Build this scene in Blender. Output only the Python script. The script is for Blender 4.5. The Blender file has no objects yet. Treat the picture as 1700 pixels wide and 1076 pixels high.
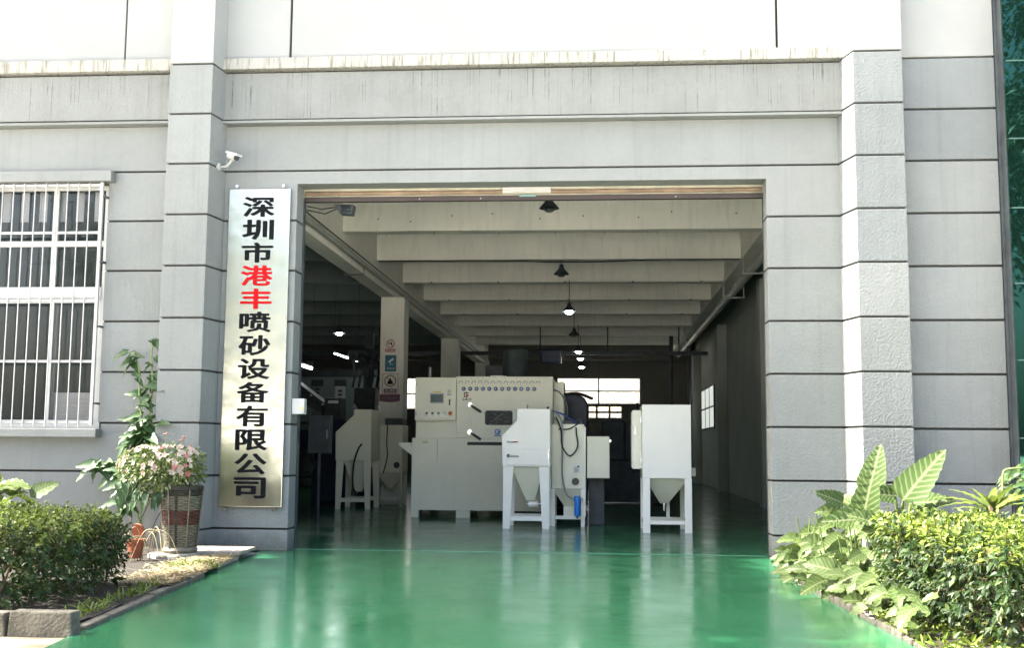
import bpy, bmesh, math, random
from mathutils import Vector, Matrix, noise
random.seed(7)
SC = bpy.context.scene
COL = SC.collection
PI = math.pi
V = Vector

# ------------------------------------------------------------------ camera
cam_d = bpy.data.cameras.new('camera')
cam = bpy.data.objects.new('camera', cam_d)
COL.objects.link(cam)
SC.camera = cam
cam_d.sensor_width = 36.0
cam_d.lens = 36.0 * 1871.2 / 1700.0
cam_d.clip_end = 2000.0
yaw, pitch, roll = 0.0788607, 0.1106356, 0.007683
fw = V((-math.sin(yaw) * math.cos(pitch), math.cos(yaw) * math.cos(pitch), math.sin(pitch)))
rt = V((math.cos(yaw), math.sin(yaw), 0))
up = rt.cross(fw)
rt2 = rt * math.cos(roll) + up * math.sin(roll)
up2 = up * math.cos(roll) - rt * math.sin(roll)
mw = Matrix((rt2, up2, -fw)).transposed().to_4x4()
mw.translation = V((0, -13.0, 1.2))
cam.matrix_world = mw

# ------------------------------------------------------------------ light
SUN_DIR = V((0.68, 0.034, -0.73)).normalized()          # the way the light travels
w = bpy.data.worlds.new('World')
SC.world = w
w.use_nodes = True
nt = w.node_tree
bg = nt.nodes['Background']
sky = nt.nodes.new('ShaderNodeTexSky')
sky.sky_type = 'NISHITA'
sky.sun_disc = False
sky.sun_elevation = math.asin(-SUN_DIR.z)
sky.sun_rotation = math.atan2(-SUN_DIR.x, -SUN_DIR.y)
sky.air_density = 1.0
sky.dust_density = 6.0
sky.ozone_density = 1.0
nt.links.new(sky.outputs[0], bg.inputs[0])
bg.inputs[1].default_value = 0.14
sun_d = bpy.data.lights.new('sun', 'SUN')
sun_d.energy = 4.6
sun_d.angle = math.radians(0.5)
sun_d.color = (1.0, 0.95, 0.86)
sun = bpy.data.objects.new('sun', sun_d)
sun.rotation_euler = SUN_DIR.to_track_quat('-Z', 'Y').to_euler()
sun.location = (-20, -5, 25)
COL.objects.link(sun)
SC.view_settings.view_transform = 'Standard'
SC.view_settings.look = 'None'
SC.view_settings.gamma = 1.0
SC.view_settings.use_curve_mapping = False
SC.view_settings.exposure = 2.75
SC.render.engine = 'CYCLES'
SC.cycles.max_bounces = 10
SC.cycles.diffuse_bounces = 6
SC.cycles.glossy_bounces = 4
SC.cycles.transmission_bounces = 6
SC.cycles.use_denoising = True

# ------------------------------------------------------------------ materials
def new_mat(name):
    m = bpy.data.materials.new(name)
    m.use_nodes = True
    n = m.node_tree
    return m, n, n.nodes['Principled BSDF']

def nd(n, t, **kw):
    x = n.nodes.new(t)
    for k, v in kw.items():
        if k in x.inputs.keys():
            x.inputs[k].default_value = v
        else:
            setattr(x, k, v)
    return x

def coords(n, scale=(1, 1, 1), kind='pos'):
    mp = nd(n, 'ShaderNodeMapping')
    mp.inputs['Scale'].default_value = scale
    if kind == 'pos':
        g = nd(n, 'ShaderNodeNewGeometry')
        n.links.new(g.outputs['Position'], mp.inputs[0])
    else:
        g = nd(n, 'ShaderNodeTexCoord')
        n.links.new(g.outputs['Object'], mp.inputs[0])
    return mp.outputs[0]

def mixc(n, fac, a, b, mode='MIX'):
    x = nd(n, 'ShaderNodeMix', data_type='RGBA', blend_type=mode)
    for s, v in ((0, fac), (6, a), (7, b)):
        if isinstance(v, (int, float)):
            x.inputs[s].default_value = v
        elif isinstance(v, (tuple, list)):
            x.inputs[s].default_value = (*v[:3], 1)
        else:
            n.links.new(v, x.inputs[s])
    return x.outputs[2]

def ramp(n, src, stops):
    r = nd(n, 'ShaderNodeValToRGB')
    e = r.color_ramp.elements
    while len(e) < len(stops):
        e.new(0.5)
    for i, (p, c) in enumerate(stops):
        e[i].position = p
        e[i].color = (*c, 1) if isinstance(c, tuple) else (c, c, c, 1)
    n.links.new(src, r.inputs[0])
    return r.outputs[0]

def noisef(n, co, scale, detail=4, rough=0.55):
    t = nd(n, 'ShaderNodeTexNoise')
    t.inputs['Scale'].default_value = scale
    t.inputs['Detail'].default_value = detail
    t.inputs['Roughness'].default_value = rough
    n.links.new(co, t.inputs['Vector'])
    return t.outputs[0]

def bump(n, b, h, strength, dist=0.01, prev=None):
    x = nd(n, 'ShaderNodeBump')
    x.inputs['Strength'].default_value = strength
    x.inputs['Distance'].default_value = dist
    n.links.new(h, x.inputs['Height'])
    if prev is not None:
        n.links.new(prev, x.inputs['Normal'])
    n.links.new(x.outputs[0], b.inputs['Normal'])
    return x.outputs[0]

def M(name, col, rough=0.5, var=0.08, vs=3.0, bs=0.0, bscale=80, metal=0.0, spec=0.5, dirt=0.0, kind='pos', bdist=0.006):
    m, n, b = new_mat(name)
    co = coords(n, kind=kind)
    f = noisef(n, co, vs, 5)
    dk = tuple(c * (1 - var * 2) for c in col)
    lt = tuple(min(1, c * (1 + var)) for c in col)
    c = ramp(n, f, [(0.3, dk), (0.7, lt)])
    if dirt > 0:
        d = ramp(n, noisef(n, coords(n, (9, 9, 1.2), kind), 1.0, 6, 0.65), [(0.5, 0.0), (0.75, 1.0)])
        dm = nd(n, 'ShaderNodeMath', operation='MULTIPLY')
        n.links.new(d, dm.inputs[0]); dm.inputs[1].default_value = dirt
        c = mixc(n, dm.outputs[0], c, tuple(x * 0.45 for x in col))
    n.links.new(c, b.inputs['Base Color'])
    b.inputs['Roughness'].default_value = rough
    b.inputs['Metallic'].default_value = metal
    b.inputs['Specular IOR Level'].default_value = spec
    if bs > 0:
        bump(n, b, noisef(n, co, bscale, 3), bs, bdist)
    return m

def emit(name, col, s):
    m, n, b = new_mat(name)
    b.inputs['Base Color'].default_value = (*col, 1)
    b.inputs['Emission Color'].default_value = (*col, 1)
    b.inputs['Emission Strength'].default_value = s
    return m

MT = {}
# hammered grey render of the facade courses
def stucco(name, col, drips=0.0, tex=1.0):
    m, n, b = new_mat(name)
    co = coords(n)
    f = noisef(n, co, 0.9, 6, 0.6)
    c = ramp(n, f, [(0.25, tuple(x * 0.86 for x in col)), (0.75, tuple(min(1, x * 1.06) for x in col))])
    f2 = ramp(n, noisef(n, co, 14, 5, 0.7), [(0.42, 0.0), (0.75, 1.0)])
    c = mixc(n, 0.10, c, mixc(n, f2, tuple(x * 1.1 for x in col), tuple(x * 0.55 for x in col)))
    # faint rain streaks
    st = noisef(n, coords(n, (11, 11, 0.35)), 1.0, 5, 0.6)
    sm = ramp(n, st, [(0.52, 0.0), (0.78, 0.35)])
    c = mixc(n, sm, c, tuple(x * 0.62 for x in col))
    oi = nd(n, 'ShaderNodeObjectInfo')
    c = mixc(n, 1.0, c, ramp(n, oi.outputs['Random'], [(0.0, (0.90, 0.905, 0.90)), (1.0, (1.0, 1.0, 1.0))]), 'MULTIPLY')
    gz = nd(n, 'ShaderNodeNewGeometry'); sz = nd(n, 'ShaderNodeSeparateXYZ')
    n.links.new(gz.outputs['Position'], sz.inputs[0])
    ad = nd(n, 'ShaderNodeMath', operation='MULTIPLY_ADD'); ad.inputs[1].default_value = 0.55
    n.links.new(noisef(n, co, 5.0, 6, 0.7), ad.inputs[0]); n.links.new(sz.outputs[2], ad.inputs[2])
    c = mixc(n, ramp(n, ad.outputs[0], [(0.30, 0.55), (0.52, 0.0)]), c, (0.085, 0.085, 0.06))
    if drips > 0:
        d = noisef(n, coords(n, (52, 52, 0.22)), 1.0, 3, 0.6)
        dm = ramp(n, d, [(0.57, 0.0), (0.66, drips)])
        patch = ramp(n, noisef(n, coords(n, (1, 1, 2.2)), 1.7, 5, 0.7), [(0.42, 0.0), (0.62, 1.0)])
        mu = nd(n, 'ShaderNodeMath', operation='MULTIPLY')
        n.links.new(dm, mu.inputs[0]); n.links.new(patch, mu.inputs[1])
        ln = noisef(n, coords(n, (17, 17, 0.0)), 1.0, 4, 0.8)
        lm_ = nd(n, 'ShaderNodeMath', operation='MULTIPLY_ADD'); lm_.inputs[1].default_value = 2.6; lm_.inputs[2].default_value = 5.73 - 1.62
        n.links.new(ln, lm_.inputs[0])
        sb_ = nd(n, 'ShaderNodeMath', operation='SUBTRACT')                    # z above the end of this drip
        n.links.new(sz.outputs[2], sb_.inputs[1]); n.links.new(lm_.outputs[0], sb_.inputs[0])
        endm = ramp(n, sb_.outputs[0], [(0.0, 1.0), (0.12, 0.15)])
        mu2 = nd(n, 'ShaderNodeMath', operation='MULTIPLY')
        n.links.new(mu.outputs[0], mu2.inputs[0]); n.links.new(endm, mu2.inputs[1])
        blot = ramp(n, noisef(n, coords(n, (2.2, 2.2, 1.1)), 1.3, 6, 0.7), [(0.50, 0.0), (0.72, 0.4)])
        c = mixc(n, blot, c, (0.12, 0.122, 0.108))
        c = mixc(n, mu2.outputs[0], c, (0.05, 0.05, 0.042))
    n.links.new(c, b.inputs['Base Color'])
    b.inputs['Roughness'].default_value = 0.85
    b.inputs['Specular IOR Level'].default_value = 0.25
    h = noisef(n, co, 40, 3, 0.55)
    h2 = noisef(n, co, 150, 2, 0.5)
    p = bump(n, b, h, 0.48 * tex, 0.02)
    bump(n, b, h2, 0.25 * tex, 0.006, p)
    return m

MT['stone'] = stucco('grey_stucco', (0.212, 0.227, 0.216))
MT['stone_b'] = stucco('blue_grey_stucco', (0.172, 0.189, 0.186))
MT['frieze'] = stucco('stained_stucco', (0.206, 0.217, 0.204), drips=0.85, tex=1.2)
MT['plain'] = stucco('plain_grey_render', (0.206, 0.219, 0.208), tex=0.35)
MT['cream'] = M('cream_wall_paint', (0.262, 0.272, 0.258), 0.8, 0.03, 1.2, 0.25, 60, spec=0.2)
MT['joint'] = M('joint_mortar', (0.035, 0.036, 0.034), 0.95, 0.1, 20)
def ledge_mat():
    m, n, b = new_mat('stained_ledge')
    co = coords(n)
    d = noisef(n, coords(n, (26, 26, 2.2)), 1.0, 5, 0.65)
    c = ramp(n, d, [(0.50, (0.28, 0.28, 0.25)), (0.60, (0.19, 0.185, 0.15)), (0.72, (0.05, 0.047, 0.038))])
    n.links.new(c, b.inputs['Base Color'])
    b.inputs['Roughness'].default_value = 0.9
    bump(n, b, noisef(n, co, 40, 4), 0.5, 0.01)
    return m
MT['ledge'] = ledge_mat()
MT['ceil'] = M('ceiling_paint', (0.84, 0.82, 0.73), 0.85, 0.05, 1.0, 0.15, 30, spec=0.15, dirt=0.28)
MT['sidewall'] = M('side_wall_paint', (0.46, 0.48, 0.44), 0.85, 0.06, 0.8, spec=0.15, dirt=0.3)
MT['dimceil'] = M('shade_darkened_ceiling_paint', (0.22, 0.25, 0.24), 0.9, 0.06, 1.0, spec=0.1, dirt=0.2)  # ceiling colour darkened to put the deep hall's shade into the paint
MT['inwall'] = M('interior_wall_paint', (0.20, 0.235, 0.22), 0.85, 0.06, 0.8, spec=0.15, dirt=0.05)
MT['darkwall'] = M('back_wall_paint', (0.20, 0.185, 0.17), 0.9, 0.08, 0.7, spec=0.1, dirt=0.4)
MT['mach'] = M('beige_machine_paint', (0.83, 0.81, 0.65), 0.38, 0.03, 2.0, 0.06, 260, spec=0.4, dirt=0.05)
MT['machw'] = M('white_machine_paint', (0.90, 0.885, 0.80), 0.36, 0.02, 2.0, 0.06, 260, spec=0.4, dirt=0.05)
MT['machd'] = M('dark_slot', (0.05, 0.05, 0.05), 0.7)
MT['black'] = M('black_plastic', (0.018, 0.018, 0.02), 0.4)
MT['rubber'] = M('black_rubber', (0.02, 0.02, 0.022), 0.6)
MT['greyhose'] = M('grey_hose_rubber', (0.25, 0.27, 0.28), 0.45)
MT['bluehose'] = M('blue_hose_plastic', (0.05, 0.09, 0.30), 0.35)
MT['steel'] = M('brushed_steel', (0.55, 0.56, 0.56), 0.3, 0.1, 40, metal=1.0)
MT['chrome'] = M('chrome', (0.8, 0.8, 0.8), 0.12, 0.05, 10, metal=1.0)
MT['darksteel'] = M('dark_steel', (0.045, 0.055, 0.06), 0.5, 0.2, 6, spec=0.4)
MT['darkblue'] = M('navy_machine_paint', (0.012, 0.03, 0.07), 0.4, 0.2, 4)
MT['tealgrey'] = M('teal_grey_paint', (0.06, 0.085, 0.085), 0.5, 0.15, 4)
MT['bluefilter'] = M('blue_filter_plastic', (0.02, 0.22, 0.72), 0.25, 0.05)
MT['knob'] = M('navy_knob', (0.01, 0.012, 0.03), 0.3)
MT['knobc'] = M('pale_blue_cap', (0.22, 0.38, 0.80), 0.3)
MT['red'] = M('red_plastic', (0.60, 0.03, 0.03), 0.35)
MT['redtxt'] = M('red_lettering', (0.42, 0.005, 0.008), 0.7, spec=0.1)
MT['green'] = M('green_plastic', (0.03, 0.25, 0.10), 0.35)
MT['yellow'] = M('yellow_print', (0.75, 0.55, 0.06), 0.5)
MT['white'] = M('white_plastic', (0.42, 0.42, 0.40), 0.4, 0.03)
MT['paper'] = M('white_print', (0.72, 0.73, 0.70), 0.6, 0.03)
MT['signblue'] = M('blue_print', (0.03, 0.16, 0.42), 0.5)
MT['signteal'] = M('teal_print', (0.03, 0.15, 0.21), 0.5)
MT['signred'] = M('red_print', (0.42, 0.09, 0.07), 0.5)
MT['purple'] = M('purple_print', (0.20, 0.07, 0.12), 0.5)
MT['txt'] = M('black_lettering', (0.006, 0.007, 0.008), 0.8, spec=0.1)
MT['alu'] = M('white_painted_metal', (0.38, 0.38, 0.36), 0.4, 0.08, 8, dirt=0.45)
MT['frame'] = M('window_frame_white', (0.40, 0.41, 0.39), 0.45, 0.05, 5, dirt=0.2)
MT['louvre'] = M('white_louvre_paint', (0.8, 0.8, 0.78), 0.5, 0.03)
MT['curtain'] = M('grey_curtain', (0.50, 0.50, 0.50), 0.9, 0.1, 3)
def sign_mat():
    m, n, b = new_mat('brushed_brass')
    co = coords(n, (2, 2, 260))
    f = noisef(n, co, 1.0, 3, 0.6)
    c = ramp(n, f, [(0.3, (0.48, 0.48, 0.405)), (0.7, (0.55, 0.555, 0.485))])
    n.links.new(c, b.inputs['Base Color'])
    b.inputs['Metallic'].default_value = 1.0
    b.inputs['Roughness'].default_value = 0.23
    b.inputs['Anisotropic'].default_value = 0.5
    p = bump(n, b, f, 0.05, 0.002)
    bump(n, b, noisef(n, coords(n, (1, 1, 1)), 2.6, 2), 0.3, 0.03, p)
    return m
MT['brass'] = sign_mat()
def floor_mat():
    m, n, b = new_mat('green_epoxy_floor')
    co = coords(n)
    f = noisef(n, co, 0.55, 6, 0.62)
    c = ramp(n, f, [(0.3, (0.020, 0.108, 0.048)), (0.7, (0.028, 0.138, 0.064))])
    sc = ramp(n, noisef(n, coords(n, (1.3, 5, 1)), 2.4, 7, 0.72), [(0.56, 0.0), (0.75, 0.35)])
    c = mixc(n, sc, c, (0.06, 0.20, 0.115))
    tm = ramp(n, noisef(n, coords(n, (7, 0.5, 1)), 1.0, 5, 0.7), [(0.60, 0.0), (0.72, 0.3)])
    c = mixc(n, tm, c, (0.012, 0.075, 0.035))
    sp = ramp(n, noisef(n, co, 26, 2, 0.5), [(0.70, 0.0), (0.74, 0.2)])
    c = mixc(n, sp, c, (0.12, 0.30, 0.20))
    n.links.new(c, b.inputs['Base Color'])
    r = ramp(n, noisef(n, co, 1.6, 6, 0.65), [(0.3, 0.10), (0.72, 0.26)])
    n.links.new(r, b.inputs['Roughness'])
    b.inputs['Specular IOR Level'].default_value = 0.5
    p = bump(n, b, noisef(n, coords(n, (1.0, 0.55, 1)), 4.5, 3), 0.18, 0.012)
    bump(n, b, noisef(n, coords(n, (1.0, 0.5, 1)), 22, 3), 0.12, 0.003, p)
    return m
MT['floor'] = floor_mat()
MT['pave'] = M('tan_paving', (0.15, 0.122, 0.078), 0.85, 0.1, 5, 0.3, 60)
MT['street'] = M('street_concrete', (0.72, 0.70, 0.645), 0.9, 0.1, 1.2, 0.3, 40)
MT['soil'] = M('dark_soil', (0.026, 0.021, 0.013), 0.95, 0.3, 9, 0.9, 30, bdist=0.03)
MT['kerb'] = M('kerb_concrete', (0.13, 0.12, 0.088), 0.9, 0.2, 8, 0.7, 45, dirt=0.5, bdist=0.02)
MT['kerbdark'] = M('weathered_kerb', (0.085, 0.08, 0.06), 0.95, 0.3, 14, 0.8, 45, dirt=0.6, bdist=0.02)
MT['slab'] = M('pink_stone_slab', (0.30, 0.26, 0.22), 0.5, 0.06, 6)
MT['rock'] = M('pale_rock', (0.24, 0.235, 0.20), 0.85, 0.12, 8, 0.5, 40)
MT['terra'] = M('terracotta', (0.26, 0.075, 0.032), 0.8, 0.12, 10)
MT['basket'] = M('pale_bamboo', (0.15, 0.135, 0.09), 0.6, 0.18, 14)
MT['basketd'] = M('dark_bamboo', (0.03, 0.025, 0.016), 0.6, 0.2, 14)
MT['basketr'] = M('red_brown_bamboo', (0.085, 0.02, 0.012), 0.6, 0.2, 14)
MT['bark'] = M('brown_bark', (0.12, 0.085, 0.05), 0.9, 0.2, 15, 0.6, 30)
MT['stem'] = M('green_stem', (0.16, 0.22, 0.06), 0.6, 0.15, 8)
MT['straw'] = M('dry_straw', (0.34, 0.28, 0.15), 0.8, 0.2, 14)
MT['shutA'] = M('cream_shutter_slat', (0.42, 0.40, 0.31), 0.6, 0.12, 4, dirt=0.4)
MT['shutR'] = M('rusty_shutter_slat', (0.26, 0.185, 0.125), 0.75, 0.2, 3, dirt=0.5)
MT['shutD'] = M('dark_brown_bar', (0.035, 0.022, 0.018), 0.5)
MT['pipe'] = M('grey_pvc', (0.42, 0.43, 0.38), 0.45, 0.06, 3)

def glass_mat(name, col, alpha, rough=0.03):
    m, n, b = new_mat(name)
    b.inputs['Base Color'].default_value = (*col, 1)
    b.inputs['Roughness'].default_value = rough
    tr = nd(n, 'ShaderNodeBsdfTransparent')
    mx = nd(n, 'ShaderNodeMixShader')
    mx.inputs[0].default_value = alpha
    n.links.new(tr.outputs[0], mx.inputs[1])
    n.links.new(b.outputs[0], mx.inputs[2])
    n.links.new(mx.outputs[0], n.nodes['Material Output'].inputs[0])
    b.inputs['Specular IOR Level'].default_value = 0.9
    return m
MT['glass'] = glass_mat('window_glass', (0.03, 0.04, 0.04), 0.35)
def dusty():
    m, n, b = new_mat('dusty_glass')
    f = ramp(n, noisef(n, coords(n), 1.3, 4), [(0.4, 0.12), (0.7, 0.65)])
    n.links.new(mixc(n, f, (0.7, 0.66, 0.55), (0.35, 0.30, 0.2)), b.inputs['Base Color'])
    tr = nd(n, 'ShaderNodeBsdfTransparent')
    tl = nd(n, 'ShaderNodeBsdfTranslucent')
    n.links.new(mixc(n, f, (0.8, 0.76, 0.66), (0.4, 0.34, 0.24)), tl.inputs[0])
    mx = nd(n, 'ShaderNodeMixShader')
    n.links.new(f, mx.inputs[0])
    n.links.new(tr.outputs[0], mx.inputs[1])
    n.links.new(tl.outputs[0], mx.inputs[2])
    n.links.new(mx.outputs[0], n.nodes['Material Output'].inputs[0])
    return m
MT['dusty'] = dusty()
def curtain_glass():
    m, n, b = new_mat('green_mirror_glass')
    b.inputs['Base Color'].default_value = (0.017, 0.064, 0.048, 1)
    b.inputs['Metallic'].default_value = 0.85
    b.inputs['Roughness'].default_value = 0.02
    bump(n, b, noisef(n, coords(n), 0.8, 1), 0.02, 0.05)
    return m
MT['cglass'] = curtain_glass()
def film_glass():
    m, n, b = new_mat('crinkled_film_window')
    f = noisef(n, coords(n, (1, 1, 1.6)), 9, 5, 0.6)
    rd = nd(n, 'ShaderNodeTexVoronoi', feature='DISTANCE_TO_EDGE')
    mp = nd(n, 'ShaderNodeMapping')
    mp.inputs['Rotation'].default_value = (0, 0.7, 0)
    mp.inputs['Scale'].default_value = (7, 7, 24)
    g = nd(n, 'ShaderNodeNewGeometry')
    n.links.new(g.outputs['Position'], mp.inputs[0])
    n.links.new(mp.outputs[0], rd.inputs['Vector'])
    rd.inputs['Scale'].default_value = 1.0
    c = ramp(n, rd.outputs[0], [(0.0, (0.42, 0.44, 0.42)), (0.02, (0.12, 0.13, 0.13)), (0.045, (0.012, 0.017, 0.018))])
    c = mixc(n, ramp(n, f, [(0.48, 0.0), (0.62, 1.0)]), (0.012, 0.017, 0.018), c)
    n.links.new(c, b.inputs['Base Color'])
    b.inputs['Roughness'].default_value = 0.12
    b.inputs['Specular IOR Level'].default_value = 0.15
    bump(n, b, f, 0.6, 0.02)
    return m
MT['film'] = film_glass()

def leaf_mat(name, stops, trans=0.35, vein=None, rough=0.4, spec=0.4):
    m, n, b = new_mat(name)
    g = nd(n, 'ShaderNodeNewGeometry')
    c = ramp(n, g.outputs['Random Per Island'], stops)
    if vein is not None:
        uv = nd(n, 'ShaderNodeUVMap')
        sx = nd(n, 'ShaderNodeSeparateXYZ')
        n.links.new(uv.outputs[0], sx.inputs[0])
        a = nd(n, 'ShaderNodeMath', operation='SUBTRACT'); a.inputs[1].default_value = 0.5
        n.links.new(sx.outputs[0], a.inputs[0])
        ab = nd(n, 'ShaderNodeMath', operation='ABSOLUTE')
        n.links.new(a.outputs[0], ab.inputs[0])
        # side veins run out and forward from the midrib
        t = nd(n, 'ShaderNodeMath', operation='MULTIPLY_ADD')
        n.links.new(ab.outputs[0], t.inputs[0]); t.inputs[1].default_value = -0.55
        n.links.new(sx.outputs[1], t.inputs[2])
        t2 = nd(n, 'ShaderNodeMath', operation='MULTIPLY'); t2.inputs[1].default_value = 9.0
        n.links.new(t.outputs[0], t2.inputs[0])
        fr = nd(n, 'ShaderNodeMath', operation='FRACT')
        n.links.new(t2.outputs[0], fr.inputs[0])
        v1 = ramp(n, fr.outputs[0], [(0.0, 0.85), (0.12, 0.6), (0.38, 0.0)])
        v2 = ramp(n, ab.outputs[0], [(0.015, 1.0), (0.05, 0.0)])
        mx = nd(n, 'ShaderNodeMath', operation='MAXIMUM')
        n.links.new(v1, mx.inputs[0]); n.links.new(v2, mx.inputs[1])
        c = mixc(n, mx.outputs[0], c, vein)
    n.links.new(c, b.inputs['Base Color'])
    b.inputs['Roughness'].default_value = rough
    b.inputs['Specular IOR Level'].default_value = spec
    tl = nd(n, 'ShaderNodeBsdfTranslucent')
    n.links.new(mixc(n, 0.5, c, (0.14, 0.20, 0.02), 'MIX'), tl.inputs[0])
    ms = nd(n, 'ShaderNodeMixShader'); ms.inputs[0].default_value = trans
    n.links.new(b.outputs[0], ms.inputs[1]); n.links.new(tl.outputs[0], ms.inputs[2])
    n.links.new(ms.outputs[0], n.nodes['Material Output'].inputs[0])
    return m
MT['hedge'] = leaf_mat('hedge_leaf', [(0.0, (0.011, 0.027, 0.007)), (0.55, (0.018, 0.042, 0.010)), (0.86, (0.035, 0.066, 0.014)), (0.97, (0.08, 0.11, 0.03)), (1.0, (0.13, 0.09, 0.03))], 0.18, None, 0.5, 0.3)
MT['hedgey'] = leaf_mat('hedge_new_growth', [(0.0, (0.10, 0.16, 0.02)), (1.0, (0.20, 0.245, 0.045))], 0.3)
MT['vine'] = leaf_mat('vine_leaf', [(0.0, (0.018, 0.052, 0.017)), (0.7, (0.032, 0.078, 0.02)), (1.0, (0.06, 0.12, 0.03))], 0.2, (0.07, 0.12, 0.045), 0.5)
MT['taro'] = leaf_mat('taro_leaf', [(0.0, (0.042, 0.085, 0.016)), (1.0, (0.062, 0.108, 0.024))], 0.3, (0.21, 0.235, 0.12), 0.45, 0.25)
MT['philo'] = leaf_mat('pale_broad_leaf', [(0.0, (0.026, 0.055, 0.012)), (0.6, (0.06, 0.098, 0.024)), (1.0, (0.23, 0.25, 0.10))], 0.28, (0.17, 0.195, 0.09), 0.45, 0.25)
MT['strap'] = leaf_mat('strap_leaf', [(0.0, (0.08, 0.13, 0.025)), (1.0, (0.16, 0.20, 0.045))], 0.3)
MT['darkleaf'] = leaf_mat('dark_shrub_leaf', [(0.0, (0.02, 0.045, 0.014)), (1.0, (0.06, 0.105, 0.025))], 0.22)
MT['flowerleaf'] = leaf_mat('light_shrub_leaf', [(0.0, (0.045, 0.085, 0.018)), (0.6, (0.10, 0.14, 0.04)), (1.0, (0.24, 0.26, 0.12))], 0.28)
MT['petal'] = leaf_mat('pink_petal', [(0.0, (0.50, 0.20, 0.19)), (0.4, (0.52, 0.34, 0.28)), (1.0, (0.55, 0.50, 0.40))], 0.25)
MT['petalr'] = leaf_mat('red_petal', [(0.0, (0.45, 0.07, 0.08)), (1.0, (0.5, 0.2, 0.18))], 0.25)
MT['treedark'] = leaf_mat('dark_tree_leaf', [(0.0, (0.006, 0.014, 0.005)), (0.85, (0.012, 0.024, 0.007)), (1.0, (0.07, 0.10, 0.03))], 0.15, None, 0.4)
MT['treeleaf'] = leaf_mat('tree_leaf', [(0.0, (0.015, 0.035, 0.01)), (0.8, (0.035, 0.065, 0.014)), (1.0, (0.09, 0.13, 0.03))], 0.2)

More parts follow.
